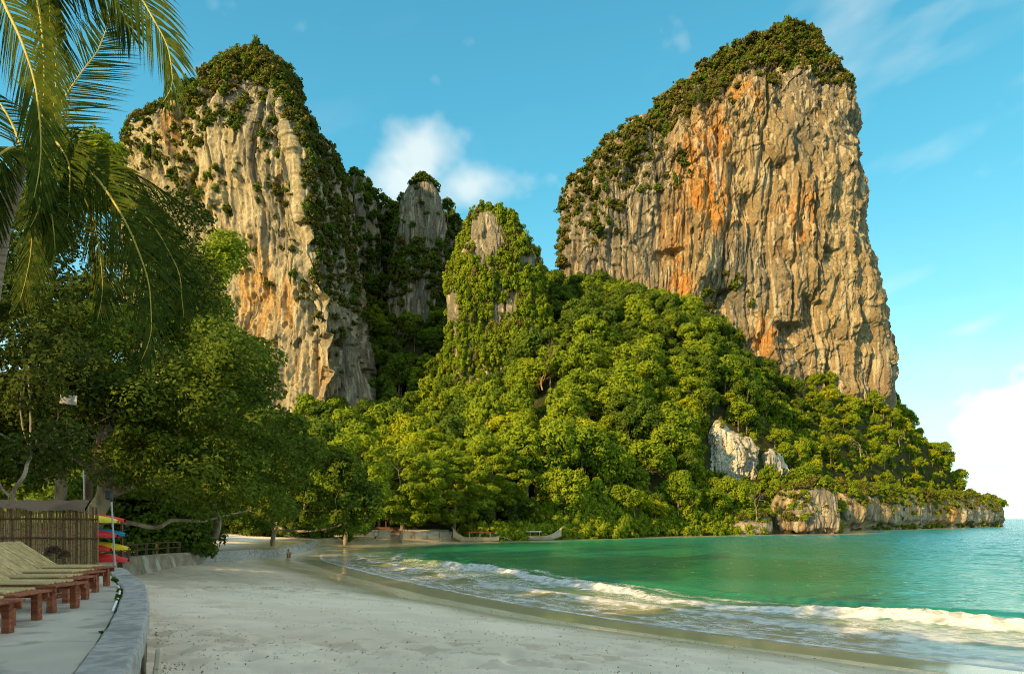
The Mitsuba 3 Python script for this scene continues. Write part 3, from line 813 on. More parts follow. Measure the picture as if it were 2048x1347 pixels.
def veg_a(P, M):
    depth = crA(P[:, 0]) - P[:, 2]
    n = fb3(P * np.array([.09, .09, .09]), 3, 15) - 0.5
    band = np.interp(P[:, 0], [W(240, 0, 298)[0], W(330, 0, 290)[0], W(420, 0, 275)[0], W(500, 0, 262)[0], W(560, 0, 262)[0]], [22, 27, 27, 24, 20])
    w = np.clip((band - depth + 34 * n) / 5, 0, 1) * (1 - 0.85 * spots(P, [(540, 200, 256, 6, 10, 1), (450, 225, 270, 8, 5, 1), (485, 130, 264, 3, 5, .8)]))
    flank = np.clip(M[:, 0] * 1.6 - 0.35, 0, 1) * np.clip((P[:, 2] - zof(640, 255)) / 25, 0.05, 1)
    w = np.maximum(w, flank * np.clip(0.75 + 1.2 * n, 0, 1))
    sp = spots(P, [(440, 280, 275, 10, 5, 1.3), (385, 375, 280, 9, 9, 1.3), (340, 340, 285, 10, 7, 1.1), (415, 320, 278, 5, 8, 1.0), (490, 260, 262, 5, 5, .8), (300, 290, 290, 10, 5, .7), (660, 490, 262, 5, 16, .8), (710, 560, 265, 4, 14, .9), (600, 400, 253, 3, 12, .5)])
    w = np.maximum(w, np.clip(sp + n - 0.2, 0, 1))
    return w + 0.04 * np.clip(M[:, 2] - 0.45, 0, 1) + 0.4 * np.clip(1 - depth / 3, 0, 1)


scrub("cliff_scrub", QA, NA, veg_a, 4600, ["scrub_0", "scrub_1", "scrub_2", "scrub_deep_0", "scrub_deep_2"], 0.5, 2.3, 202)


def veg_c(P, M):
    n = fb3(P * np.array([.12, .12, .06]), 3, 25) - 0.5
    bare = spots(P, [(978, 470, 262, 7, 9, 1.1), (1000, 790, 262, 2.0, 14, 1.2), (985, 760, 262, 7, 9, .75), (1045, 470, 266, 4, 6, .6), (1085, 660, 264, 2, 12, .9), (905, 590, 264, 2, 8, .8), (1025, 600, 262, 2, 10, .6)])
    return np.clip(0.60 + 2.2 * n - bare, 0.0, 1)


scrub("hanging_vine", QC, NC, veg_c, 2200, ["vine_0", "vine_1", "vine_2", "scrub_0"], 0.9, 2.6, 203, 1.5)
tag("hanging_vine", "bright green vines and shrubs draped over the squat middle tower", "vines", kind="stuff")


def veg_d(P, M):
    n = fb3(P * np.array([.12, .12, .08]), 3, 35) - 0.5
    return np.clip(spots(P, [(842, 352, 320, 6, 3, 1), (835, 540, 318, 22, 18, 1), (880, 600, 318, 6, 30, 1), (790, 430, 322, 4, 20, .9), (840, 760, 318, 20, 26, 1)]) + 0.5 * n - spots(P, [(840, 590, 318, 6, 12, .9), (850, 420, 318, 9, 12, .9)]), 0.03, 1)


scrub("cliff_scrub", QD, ND, veg_d, 950, ["scrub_deep_0", "scrub_deep_1", "scrub_0"], 1.0, 2.8, 204)
scrub("cliff_scrub", QE, NE, lambda P, M: np.clip(0.4 + spots(P, [(715, 338, 335, 5, 3, 1), (740, 390, 338, 4, 14, 1), (695, 420, 338, 5, 20, .8), (725, 560, 336, 14, 30, .8)]) - spots(P, [(715, 400, 336, 5, 12, .7)]), .02, 1), 420, ["scrub_deep_0", "scrub_deep_2"], 1.0, 2.8, 205)
scrub("cliff_scrub", QF, NF, lambda P, M: np.full(len(P), 1.0), 700, ["scrub_deep_0", "scrub_deep_1", "scrub_deep_2"], 1.6, 4.2, 206)
for i, k in enumerate("abcde"):
    q_, n_ = shore_rock[k][1:]
    top = q_[..., 2].max()
    lim = {"a": 0.05, "b": 0.1, "c": 0.5, "d": 0.7, "e": 1.0}[k]
    scrub("cliff_scrub", q_, n_, lambda P, M: lim * np.clip(M[:, 2] - 0.25, 0, 1) + 0.15 * lim * np.clip(fb3(P * 0.25, 3, 7) - 0.55, 0, 1) * (P[:, 2] > 3) + 1e-4, {"a": 14, "b": 16, "c": 150, "d": 110, "e": 900}[k],
          ["vine_0", "vine_1", "scrub_0", "scrub_1"], 0.6, {"a": 1.1, "b": 1.1, "c": 1.7, "d": 1.5, "e": 2.2}[k], 210 + i, skip=3)

# ------------------------------------------------------------------ jungle
KINDS = {
    "jungle_tree": ("leaf_jungle", 4.6, 10.0, .75, "mid green broad jungle tree on the wooded slope below the cliffs", "broad jungle trees on the slope"),
    "shade_tree": ("leaf_deep", 4.3, 11.0, .85, "dark green dense jungle tree on the wooded slope below the cliffs", "dark jungle trees on the slope"),
    "golden_tree": ("leaf_yellow", 4.2, 9.5, .7, "yellow green sunlit tree standing out on the wooded slope", "yellow green trees on the slope"),
    "vine_tree": ("leaf_jungle", 2.7, 11.5, 1.5, "tall narrow tree wrapped in green creepers on the slope", "creeper covered trees on the slope"),
}
for i, (k, (mat, R, H, dome, _, _)) in enumerate(KINDS.items()):
    for v_ in range(3 if i < 2 else 2):
        t_, c_ = jungle_tree(300 + 10 * i + v_, R, H, 46, 88, 0.35, dome, mat)
        group(f"{k}_kind_{v_}", trunk=(t_, "bark", True), crown=(c_, mat, False))
for v_ in range(2):
    group(f"bush_kind_{v_}", leaf=(bush(350 + v_, 14, 54, 0.25, 0.9), "leaf_jungle", False))
rng = np.random.default_rng(5)
foot_rock = [shapely.Polygon(q_[int(len(q_) * 0.15), :, :2]).buffer(-1.0) for q_ in (QA, QB, QC, QD, QE)] + [shapely.Polygon(shore_rock[k][1][len(shore_rock[k][1]) // 3, :, :2]).buffer(-0.5) for k in "abc"]
foot_rock = shapely.union_all([p.buffer(0) for p in foot_rock])
shapely.prepare(foot_rock)
cand = []
for yy in np.arange(142, 402, 5.3):
    for xx in np.arange(-95, 284, 5.3):
        cand.append((xx + rng.uniform(-2.6, 2.6), yy + rng.uniform(-2.6, 2.6)))
cand = np.array(cand)
sdv = -sea_distance(cand[:, 0], cand[:, 1])
cz = hill_at((cand[:, 1], cand[:, 0]))
ok = (sdv > 2.0) & (cz > 2.0) & ~shapely.contains_xy(foot_rock, cand[:, 0], cand[:, 1])
pxs = CX + F * cand[:, 0] / cand[:, 1]
ok &= ((cand[:, 1] < 338) | (pxs > 1690)) & ~((pxs < 880) & (cand[:, 1] > 336)) & (pxs > 330) & (pxs < 2060) & ((pxs > 600) | (cand[:, 1] < 215))
trees_at = []
for (xx, yy), z0, sd_, px in zip(cand[ok], cz[ok], sdv[ok], pxs[ok]):
    s_ = rng.choice([rng.uniform(0.42, 0.75), rng.uniform(0.75, 1.0), rng.uniform(1.0, 1.42)]) * (0.72 if sd_ < 9 else 1.0)
    if px > 1540:
        s_ *= 0.68
    top = HY - F * (z0 + 10 * s_ - EYE) / yy
    left = px - 4.2 * s_ * F / yy, px + 4.2 * s_ * F / yy
    if yy < 226 and left[1] > 1412 and left[0] < 1516 and top < 955:
        continue
    if yy < 231 and left[1] > 1512 and left[0] < 1560 and top < 965:
        continue
    if yy < 205 and left[1] > 1545 and left[0] < 1672 and top < 1050:
        continue
    if 1700 < px < 1990 and top > 990 and z0 < 14:
        continue
    if yy < 234 and 1046 < px < 1124 and top < 800:
        continue
    if yy < 250 and 585 < px < 735 and top < 800:
        continue
    trees_at.append((yy, xx, z0, s_, px))
trees_at.sort()
LOOK = {"jungle_tree": "mid green broad tree", "shade_tree": "dark green dense tree", "golden_tree": "yellow green sunlit tree", "vine_tree": "creeper wrapped narrow tree"}


def slope_label(k, px, d, z, s):
    """Says which of the slope's trees this is: look, size, height on the slope and what it stands by."""
    where = ("behind the beach trees" if px < 620 else "under the left cliff" if px < 740 else "in front of the shaded gully" if px < 880 else "below the middle tower" if px < 990
             else "below the bare brown tree" if px < 1080 else "above the moored boats" if px < 1150 else "right of the boats" if px < 1250 else "between boats and white outcrop" if px < 1340
             else "left of the white outcrop" if px < 1420 else "over the white outcrop" if px < 1550 else "above the pale shore cliff" if px < 1690 else "above the orange shore cliff" if px < 1850 else "near the headland tip")
    up = "low down" if z < 10 else "fairly low" if z < 24 else "halfway up" if z < 45 else "high up"
    size = "small" if s < 0.72 else "middling" if s < 0.95 else "large"
    return f"{size} {LOOK[k]} {up} {where}"


for n_, (yy, xx, z0, s_, px) in enumerate(trees_at):
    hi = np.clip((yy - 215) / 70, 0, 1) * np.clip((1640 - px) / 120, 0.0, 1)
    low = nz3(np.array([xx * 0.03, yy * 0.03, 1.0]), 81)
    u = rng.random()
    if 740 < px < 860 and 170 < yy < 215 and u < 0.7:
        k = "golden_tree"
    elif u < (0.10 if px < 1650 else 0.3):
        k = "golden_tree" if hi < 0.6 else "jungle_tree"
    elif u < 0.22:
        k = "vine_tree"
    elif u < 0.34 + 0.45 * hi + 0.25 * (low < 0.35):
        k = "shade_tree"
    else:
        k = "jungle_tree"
    g_ = f"{k}_kind_{rng.integers(3 if k in ('jungle_tree', 'shade_tree') else 2)}"
    sc_ = (s_ * rng.uniform(0.9, 1.15), s_ * rng.uniform(0.9, 1.15), s_ * rng.uniform(0.9, 1.2))
    if n_ < 290:
        key = place(numbered(k), g_, (xx, yy, z0), sc_, rng.random() * 360)
        tag(key, slope_label(k, px, yy, z0, s_), "tree", KINDS[k][5])
    else:
        key = place(f"jungle__{n_:04d}", g_, (xx, yy, z0), sc_, rng.random() * 360)
# trees that read alike are told apart by their order from the left
alike = {}
for key, e in labels.items():
    if e.get("group", "").endswith("on the slope"):
        alike.setdefault(e["label"], []).append(key)
ORDER = "first second third fourth fifth sixth seventh eighth ninth tenth".split()
for lab, keys in alike.items():
    if len(keys) > 1:
        keys.sort(key=lambda k_: (lambda m_: m_[0, 3] / m_[1, 3])(np.array(scene[k_]["to_world"].matrix)))
        for i, k_ in enumerate(keys):
            labels[k_]["label"] = f"{lab}, {ORDER[min(i, 9)]} from left"
tag("jungle", "green jungle canopy climbing the steep upper slope to the cliff foot", "jungle", kind="stuff")
for i, (px, d, s_) in enumerate(((1990, 395, .75), (1968, 388, .85), (2006, 399, .6), (1940, 382, .9), (1915, 374, .9))):
    x_ = (px - CX) / F * d
    key = place(numbered('headland_tree'), f'jungle_tree_kind_{i % 3}', (x_, d, max(hz_at(x_, d), 10.0) - 1.0), s_, 70 * i)
    tag(key, ['leaning green tree at the very tip of the headland', 'green tree second from the headland tip', 'lowest small tree overhanging the water at the headland tip', 'broad green tree on the headland ridge, fourth from the tip', 'green tree on the headland ridge, fifth from the tip'][i], 'tree')
for i, (px, py, s_) in enumerate(((765, 405, .75), (790, 415, .6), (740, 395, .6), (895, 415, .8), (912, 440, .6), (880, 420, .55), (1100, 585, .8))):
    d = 345 if i < 6 else 300
    x_, _, z_ = W(px, py, d)
    key = place(numbered('saddle_tree'), f'shade_tree_kind_{i % 3}', (x_, d, z_ - 6 * s_), s_, 50 * i)
    tag(key, ['dark tree on the skyline just left of the slender spire', 'small dark tree touching the slender spire on its left', 'small dark tree beside the little blue grey spire', 'dark tree on the skyline just right of the slender spire', 'small tree in the notch left of the squat middle tower', 'small tree close against the right side of the slender spire', 'dark tree in the gap between the middle tower and the great right cliff'][i], 'tree')
# undergrowth between the trees and over the rocks at the waterline
for n_ in range(5700):
    if n_ < 500 or 3300 <= n_ < 3800:
        t = rng.random()
        i0 = int(np.interp(t, [0, 1], [np.argmin(np.hypot(COAST[:, 0] + 4, COAST[:, 1] - 133)), np.argmin(np.hypot(COAST[:, 0] - 72, COAST[:, 1] - 193))]))
        if n_ >= 3300:
            t = rng.random() * 0.42
            i0 = int(np.interp(t, [0, 1], [np.argmin(np.hypot(COAST[:, 0] + 4, COAST[:, 1] - 133)), np.argmin(np.hypot(COAST[:, 0] - 72, COAST[:, 1] - 193))]))
        o = rng.uniform(0.3, 7.0) if n_ < 500 else rng.uniform(-4.0, 8.0)
        nrm = COAST[i0 + 1] - COAST[i0 - 1]; nrm = np.array([-nrm[1], nrm[0]]) / np.hypot(*nrm)
        p = COAST[i0] + nrm * o
        z0, r = max(hz_at(*p), 0.3) + 0.4 + np.clip(o, 0, 7) * 0.12, rng.uniform(0.9, 2.2)
        if (o < 2 and p[0] > 30 and rng.random() < 0.6) or (o < 0 and hz_at(*p) < 0.1):
            continue
    else:
        p = np.array([rng.uniform(-30, 262), rng.uniform(142, 375)]) if n_ < 1700 else np.array([rng.uniform(60, 266), rng.uniform(195, 390)]) if n_ < 3300 else np.array([rng.uniform(46, 92), rng.uniform(192, 232)]) if n_ < 4300 else np.array([rng.uniform(120, 270), rng.uniform(262, 400)])
        if -sea_distance(p[:1], p[1:2])[0] < 1.5 or shapely.contains_xy(foot_rock, *p):
            continue
        z0, r = hz_at(*p) + 0.6, rng.uniform(1.1, 2.6) if n_ < 1700 or n_ >= 4300 else rng.uniform(0.8, 2.0)
        if p[1] < 205 and 1540 < CX + F * p[0] / p[1] < 1680:
            continue
        if p[1] < 226 and 1405 < CX + F * p[0] / p[1] < 1525 and HY - F * (z0 + r - EYE) / p[1] < 930:
            continue
    place(f"undergrowth__{n_:04d}", f"bush_kind_{n_ % 2}", (*p, z0), (r, r, r * rng.uniform(0.9, 1.4)), rng.random() * 360)
tag("undergrowth", "bright green bushes and creepers filling the slope down to the water", "undergrowth", kind="stuff")

# ------------------------------------------------------------------ seawall, terrace


def plain(name, fn, rough=0.8, spec=0.3, **more):
    scene[name] = {"type": "twosided", "bsdf": {"type": "principled", "base_color": mikit.proc(fn) if callable(fn) else {"type": "rgb", "value": list(fn)}, "roughness": rough, "specular": spec, **more}}


def mottled(a, b, s, c=None, cs=1.0):
    def fn(p, n, uv):
        t = sst(0.3, 0.7, fb(p.x * s, p.y * s, p.z * s, 3))
        col = mix(a, b, t)
        if c is not None:
            col = mix(col, c, sst(0.58, 0.72, fb(p.x * cs + 3, p.y * cs, p.z * cs, 3)))
        return col
    return fn


plain("concrete", mottled((0.37, 0.34, 0.285), (0.46, 0.42, 0.35), 0.9, (0.27, 0.25, 0.21), 2.2), 0.85)
plain("kerb_stone", mottled((0.22, 0.215, 0.205), (0.34, 0.33, 0.31), 9.0, (0.18, 0.175, 0.165), 1.3), 0.85)
plain("wall_face", mottled((0.30, 0.25, 0.18), (0.20, 0.17, 0.13), 2.5, (0.42, 0.40, 0.35), 1.0), 0.95)
plain("old_wall", mottled((0.42, 0.37, 0.26), (0.30, 0.27, 0.20), 0.8, (0.16, 0.14, 0.10), 0.6), 0.95)


def plank_fn(a, b):
    def fn(p, n, uv):
        g = fb(p.x * 3.0, p.y * 26, p.z * 26, 3)
        return mix(a, b, sst(0.3, 0.7, g)) * (0.85 + 0.3 * mikit.cell_rand(p.y * 5, p.z * 9))
    return fn


plain("red_wood", plank_fn((0.20, 0.055, 0.028), (0.32, 0.11, 0.05)), 0.6)
plain("dark_wood", plank_fn((0.07, 0.035, 0.022), (0.13, 0.07, 0.04)), 0.7)
plain("slat_wood", plank_fn((0.43, 0.31, 0.13), (0.56, 0.42, 0.20)), 0.6)


def bamboo_fn(p, n, uv):
    k = mikit.cell_rand(p.x * 24, 0, 0)
    node = sst(0.44, 0.48, dr.abs(p.z * 3.1 + 5 * k - dr.floor(p.z * 3.1 + 5 * k) - 0.5))
    col = mix((0.15, 0.085, 0.035), (0.36, 0.24, 0.11), k)
    return mix(col * (0.8 + 0.4 * fb(p.x * 20, p.y * 20, p.z * 3, 2)), (0.07, 0.045, 0.025), node * 0.7)


plain("bamboo", bamboo_fn, 0.6)
plain("tarp", mottled((0.13, 0.085, 0.06), (0.20, 0.13, 0.09), 2.0), 0.9)
plain("metal_grey", (0.42, 0.43, 0.44), 0.45)
plain("dark_metal", (0.03, 0.032, 0.035), 0.4)
plain("white_paint", mottled((0.72, 0.73, 0.70), (0.80, 0.80, 0.77), 1.5), 0.5)
plain("board_paint", mottled((0.40, 0.41, 0.38), (0.48, 0.48, 0.45), 3.0), 0.6)
plain("kayak_yellow", mottled((0.70, 0.58, 0.02), (0.78, 0.65, 0.03), 3), 0.35, 0.5)
plain("kayak_red", mottled((0.62, 0.03, 0.035), (0.70, 0.045, 0.04), 3), 0.35, 0.5)
plain("kayak_blue", mottled((0.01, 0.22, 0.36), (0.015, 0.27, 0.42), 3), 0.35, 0.5)


def offset_line(L, o):
    t = norm(np.gradient(L, axis=0))
    return L + np.stack([-t[:, 1], t[:, 0]], -1) * o


def strip_solid(left, right, z0, z1, bev=0.0):
    """A bar between two plan lines, from z0 to z1, with its top edges eased."""
    n = len(left)
    L, R = np.asarray(left), np.asarray(right)
    z0, z1 = np.broadcast_to(z0, n), np.broadcast_to(z1, n)
    u = norm(R - L) * bev
    rows = [np.c_[L, z0], np.c_[L, z1 - bev], np.c_[L + u, z1], np.c_[R - u, z1], np.c_[R, z1 - bev], np.c_[R, z0]]
    v = np.stack(rows, 1).reshape(-1, 3)
    f = grid_faces(n, 6, True)
    k = np.arange(1, 5)
    a = np.stack([k * 0, k, k + 1], 1)
    e = (n - 1) * 6
    return v, np.vstack([f, a[:, ::-1], a + e])


wob = (fb3(np.c_[WALL * 1.3, WALL[:, 0] * 0], 3, 3) - 0.5)[:, None] * 0.05
KERB_IN, KERB_OUT = offset_line(WALL, 0.43) + wob * 0.6, WALL + wob[::-1]
labels["seawall"] = {"label": "low grey concrete seawall curving along the edge of the terrace with sunbeds", "category": "wall"}
cuts = [0, 14, 31, 47, 62, 76, 89]
for a, b in zip(cuts[:-1], cuts[1:]):
    jit = np.random.default_rng(a).uniform(-0.008, 0.008)
    sl = slice(a, b + 1)
    Lk, Rk = KERB_IN[sl].copy(), KERB_OUT[sl].copy()
    for q_ in (Lk, Rk):
        q_[0] += (q_[1] - q_[0]) * 0.03
        q_[-1] -= (q_[-1] - q_[-2]) * 0.03
    put("coping", strip_solid(Lk, Rk, TERRACE - 0.22, TERRACE + 0.05 + jit, 0.03), "kerb_stone", "seawall", 30)
ins = offset_line(WALL, 0.06) + (nz3(np.c_[WALL * 2.3, WALL[:, :1] * 0], 9) - 0.5)[:, None] * 0.09
put("footing", strip_solid(offset_line(WALL, 0.38), ins, 1.2, TERRACE - 0.222, 0.02), "wall_face", "seawall", 30)

for a, b, o, zt, ln in ((22, 33, .13, 2.50, .05), (34, 41, .11, 2.42, .04)):
    sl = slice(a, b)
    v_, f_ = strip_solid(offset_line(WALL, -o)[sl], offset_line(WALL, -o - .07)[sl], 1.6, zt + 0.12 * (nz3(np.c_[WALL[sl] * 3, WALL[sl][:, :1] * 0], 6) - .5), 0.015)
    put("broken_slab", (v_, f_), "old_wall", "seawall", 30)
# terrace slabs, each its own piece
labels["terrace"] = {"label": "pale worn concrete terrace under the row of sunbeds", "category": "terrace", "kind": "structure"}
inner = offset_line(WALL, 0.445)
inner = inner[np.argsort(inner[:, 1])]
ys = [-6.0, 3.9, 8.05, 12.2, 16.3, 19.6]
for a, b in zip(ys[:-1], ys[1:]):
    yy = np.linspace(a + 0.006, b - 0.006, 12)
    R_ = np.c_[np.interp(yy, inner[:, 1], inner[:, 0]) - 0.006 - 0.02 * nz3(np.c_[yy * 3, yy * 0, yy * 0], 2), yy]
    L_ = np.c_[yy * 0 - 26, yy]
    put("slab", strip_solid(L_, R_, TERRACE - 0.2, TERRACE + np.random.default_rng(int(b * 10)).uniform(-0.006, 0.006), 0.008), "concrete", "terrace", 30)
# the white pipe and the tufts beside the inner edge of the coping
pl = offset_line(WALL, 0.475)[46:66]
tag(put("hose", tube(np.c_[pl, np.full(len(pl), TERRACE + 0.025)], 0.02, 8), "white_paint", None, True), "white pipe lying along the inner edge of the seawall", "pipe")

# the wall that goes on along the beach: sloping concrete slabs
labels["beach_wall"] = {"label": "long low concrete wall of leaning slabs along the back of the beach", "category": "wall"}
BW = smooth_line([(-11.6, 20.6), (-12.3, 21.5), (-15.9, 29.0), (-17.4, 34.6), (-18.5, 40), (-19.3, 47), (-22, 62), (-25, 78), (-27, 92), (-29, 104)], 61)
for i in range(0, 60, 2):
    P_ = BW[i:i + 3].copy()
    P_[0] += (P_[1] - P_[0]) * 0.02; P_[-1] -= (P_[-1] - P_[-2]) * 0.02
    zb = ground_z(P_[:, 0] + 0.8, P_[:, 1])[0]
    top = zb + np.interp(P_[:, 1], [20, 40, 60, 110], [0.85, 0.75, 0.85, 0.8])
    lft, rgt = offset_line(P_, 0.45), offset_line(P_, 0.05)
    v_, f_ = strip_solid(lft, rgt, zb - 0.6, top, 0.03)
    low = v_.reshape(-1, 6, 3)
    low[:, 5, :2] += (rgt - lft) * 0.9                     # the slabs lean back from the sand
    put("slab", (low.reshape(-1, 3), f_), "kerb_stone" if i > 14 else "wall_face", "beach_wall", 30)

# ------------------------------------------------------------------ sunbeds


def sunbed(i, x, y, rz, label):
    """Foot end at (x, y), the head to the left; built along -x."""
    k = numbered("sunbed")
    labels[k] = {"label": label, "category": "sunbed", "group": "wooden sunbeds in a row on the terrace"}
    rng = np.random.default_rng(400 + i)
    R, t = rotz(rz), np.array([x, y, TERRACE + 0.004])
    pm = lambda m: move(m, R, t)
    Wd, H = 0.66, 0.38
    for sx_, sy_ in ((-0.14, 1), (-0.14, -1), (-1.5, 1), (-1.5, -1)):
        put("leg", pm(box(sx_, sy_ * (Wd / 2 - 0.06), H / 2, 0.10, 0.10, H, 0.006)), "red_wood", k)
    for sy_ in (1, -1):
        put("rail", pm(box(-0.92, sy_ * (Wd / 2 + 0.016), H - 0.03, 1.80, 0.03, 0.10, 0.005)), "red_wood", k)
    put("cross_bar", pm(box(-0.32, 0, 0.20, 0.04, Wd - 0.24, 0.07, 0.005)), "red_wood", k)
    for j in range(3):
        put("foot_board", pm(box(-0.045 - 0.105 * j, 0, H + 0.0165 + rng.uniform(0, .003), 0.098, Wd + 0.10, 0.032, 0.005)), "red_wood", k)
    n, up = 8, math.radians(31 + rng.uniform(-2, 2))
    w = Wd / n
    for j in range(n):
        yy_ = -Wd / 2 + w * (j + 0.5)
        e = rng.uniform(-0.02, 0.02)
        put("seat_slat", pm(box(-0.70 + e, yy_, H + 0.052, 1.0, w - 0.008, 0.036, 0.01)), "slat_wood", k)
        b_ = box(-0.46, 0, 0, 0.92, w - 0.008, 0.036, 0.01)
        put("back_slat", pm(move(move(b_, roty(up)), None, (-1.215 + e, yy_, H + 0.055))), "slat_wood", k)
    prop = tube([(-1.95, 0.2, H - 0.02), (-1.78, 0.2, H + 0.33)], 0.018, 6)
    put("back_prop", pm(cat([prop, move(prop, None, (0, -0.4, 0))])), "red_wood", k)
    return k


BEDS = [(-6.05, 8.35, 0.05, "nearest wooden sunbed of the row, only its red foot showing at the left edge"),
        (-6.45, 9.45, 0.03, "second nearest sunbed with red brown foot boards and pale slats"),
        (-6.75, 10.75, -0.02, "third sunbed from the viewer, its dark square leg standing furthest onto the terrace"),
        (-7.30, 11.95, 0.04, "fourth sunbed from the viewer with raised slatted back"),
        (-7.85, 13.15, 0.0, "second sunbed from the bamboo fence, its slatted back raised"),
        (-8.35, 14.40, 0.02, "farthest sunbed, the one nearest the bamboo fence and kayaks")]
for i, b in enumerate(BEDS):
    sunbed(i, *b)

# ------------------------------------------------------------------ bamboo fence, kayaks, lamp
FY = 19.05
labels["bamboo_fence"] = {"label": "tall bamboo pole fence behind the sunbeds at the left edge", "category": "fence"}
rng = np.random.default_rng(77)
xx = -15.4
while xx < -11.28:
    r = rng.uniform(0.017, 0.026)
    hgt = 1.72 + rng.uniform(-0.10, 0.10)
    put("pole", tube([(xx, FY + rng.uniform(-.01, .01), TERRACE - 0.1), (xx + rng.uniform(-.02, .02), FY, TERRACE + hgt / 2), (xx + rng.uniform(-.03, .03), FY + rng.uniform(-.015, .015), TERRACE + hgt)], [r, r * .97, r * .9], 7), "bamboo", "bamboo_fence", True)
    xx += r * 2 + rng.uniform(-0.009, 0.001)
for zz in (0.88, 1.40):
    put("rail", tube([(-15.4, FY - 0.045, TERRACE + zz), (-13, FY - 0.05, TERRACE + zz + .015), (-11.25, FY - 0.045, TERRACE + zz)], 0.022, 7), "dark_wood", "bamboo_fence", True)
gx_, gz_ = np.meshgrid(np.linspace(-13.9, -11.45, 22), np.linspace(0, 1, 5))
sag = 0.06 * np.sin(gx_ * 4.1) * gz_ + 0.03 * np.sin(gx_ * 9)
tag(put("awning", (np.stack([gx_, FY - 0.09 - 0.30 * gz_ + 0.03 * np.sin(gx_ * 6), TERRACE + 1.92 - gz_ * (0.22 + 0.10 * (gx_ + 13.9) / 2.45) + sag * 0.5], -1).reshape(-1, 3), grid_faces(5, 22)), "tarp", None, True), "sagging brown cloth awning along the top of the bamboo fence", "awning")


def kayak(name, x_tip, y, z, mat, label, L=3.3, w=0.72, h=0.30, yaw=0.0):
    """An upturned sit-on-top kayak lying along x, its bow at x_tip."""
    n, m = 40, 20
    t = np.linspace(0, 1, n)
    wd = w / 2 * np.clip(np.sin(np.pi * (0.02 + 0.96 * t)), 0, 1) ** 0.62
    top = h * np.clip(np.sin(np.pi * (0.03 + 0.94 * t)), 0, 1) ** 0.5
    rk = 0.10 * (np.abs(2 * t - 1) ** 3)
    a = np.linspace(0, np.pi, m)
    v = np.stack([np.broadcast_to(-t[:, None] * L, (n, m)), wd[:, None] * np.sign(np.cos(a)) * np.abs(np.cos(a)) ** 0.8, np.maximum(0, top[:, None] * np.sin(a) ** 0.7 - 0.02) * (1 - rk[:, None])], -1)
    hull = (v.reshape(-1, 3), grid_faces(n, m))
    rim = np.stack([-t * L, wd * 1.04, t * 0 - 0.005], -1)
    rim = cat([tube(rim, 0.018, 6), tube(rim * [1, -1, 1], 0.018, 6)])
    deck = np.stack([np.stack([-t * L, wd * 0.98, t * 0 + 0.0], -1), np.stack([-t * L, -wd * 0.98, t * 0], -1)], 1).reshape(-1, 3)
    k = numbered("kayak")
    labels[k] = {"label": label, "category": "kayak", "group": "kayaks stacked upside down on a rack"}
    for nm, ms in (("hull", hull), ("rim", rim), ("deck", (deck, grid_faces(n, 2)))):
        put(nm, move(ms, rotz(yaw), (x_tip, y, z)), mat, k, True)
    hd = tube([(-0.10, -0.03, 0.03), (-0.03, 0, 0.05), (-0.10, 0.03, 0.03)], 0.010, 5)
    put("handle", move(hd, rotz(yaw), (x_tip, y, z)), "dark_metal", k)


px_x = lambda px, d: (px - CX) / F * d
kayak("k", px_x(237, 20.9), 20.9, 4.11, "kayak_yellow", "yellow kayak at the very top of the rack, nearer one")
kayak("k", px_x(250, 21.7), 21.7, 4.13, "kayak_red", "red kayak at the top of the rack half hidden behind the yellow one")
kayak("k", px_x(235, 20.9), 20.9, 3.68, "kayak_red", "red kayak on the second level of the rack in front of the blue one")
kayak("k", px_x(252, 21.7), 21.7, 3.70, "kayak_blue", "blue kayak, the only blue one on the rack")
kayak("k", px_x(222, 20.9), 20.9, 3.27, "kayak_red", "red kayak on the third level in front of the lower yellow one")
kayak("k", px_x(258, 21.7), 21.7, 3.27, "kayak_yellow", "yellow kayak low on the rack behind a red one")
kayak("k", px_x(257, 21.1), 21.1, 2.94, "kayak_red", "lowest red kayak lying near the ground under the rack")
labels["kayak_rack"] = {"label": "dark wooden rack that holds the stacked kayaks beside the fence", "category": "rack"}
for xx in (-12.35, -14.6):
    for yy in (20.45, 22.15):
        put("post", box(xx, yy, 3.35, 0.07, 0.07, 1.75, 0.006), "dark_wood", "kayak_rack")
    for zz in (3.235, 3.645, 4.075):
        put("bar", box(xx, 21.3, zz, 0.05, 1.62, 0.05, 0.005), "dark_wood", "kayak_rack")

labels["lamp_post"] = {"label": "thin grey lamp post leaning slightly in front of the kayaks", "category": "lamp post"}
lb, lt = W(231, 1130, 19.9), W(223, 1003, 19.9)
lb[2] = TERRACE - 0.3
put("pole", tube([lb, lt], 0.026, 10), "metal_grey", "lamp_post", True)
lc = W(218, 990, 19.9)
put("lantern", move(trimesh_ := cat([box(0, 0, 0, .15, .15, .20, .012), box(0, 0, .115, .19, .19, .03, .008), move(tube([(0, 0, .13), (0, 0, .20)], [.05, .01], 8)), box(0, 0, -.115, .12, .12, .03, .006)]), None, lc), "dark_metal", "lamp_post")
put("bracket", tube(smooth_line([lt, lt + [0.02, 0, 0.06], lc + [0, 0, -0.12]], 6), 0.014, 6), "dark_metal", "lamp_post", True)

labels["railing"] = {"label": "low dark wooden railing on the wall right of the kayaks", "category": "railing"}
RL = smooth_line([(-13.0, 23.2), (-16.1, 29.4), (-17.9, 35.0), (-19.0, 40)], 9)
rz_ = np.array([ground_z(np.array([a + 1.2]), np.array([b]))[0][0] for a, b in RL])
for (a, b), g in zip(RL, rz_):
    put("post", box(a, b, g + 1.0, 0.09, 0.09, 0.75, 0.006), "dark_wood", "railing")
for o in (1.34, 1.05):
    put("bar", tube(np.c_[RL, rz_ + o], 0.035, 6), "dark_wood", "railing", True)

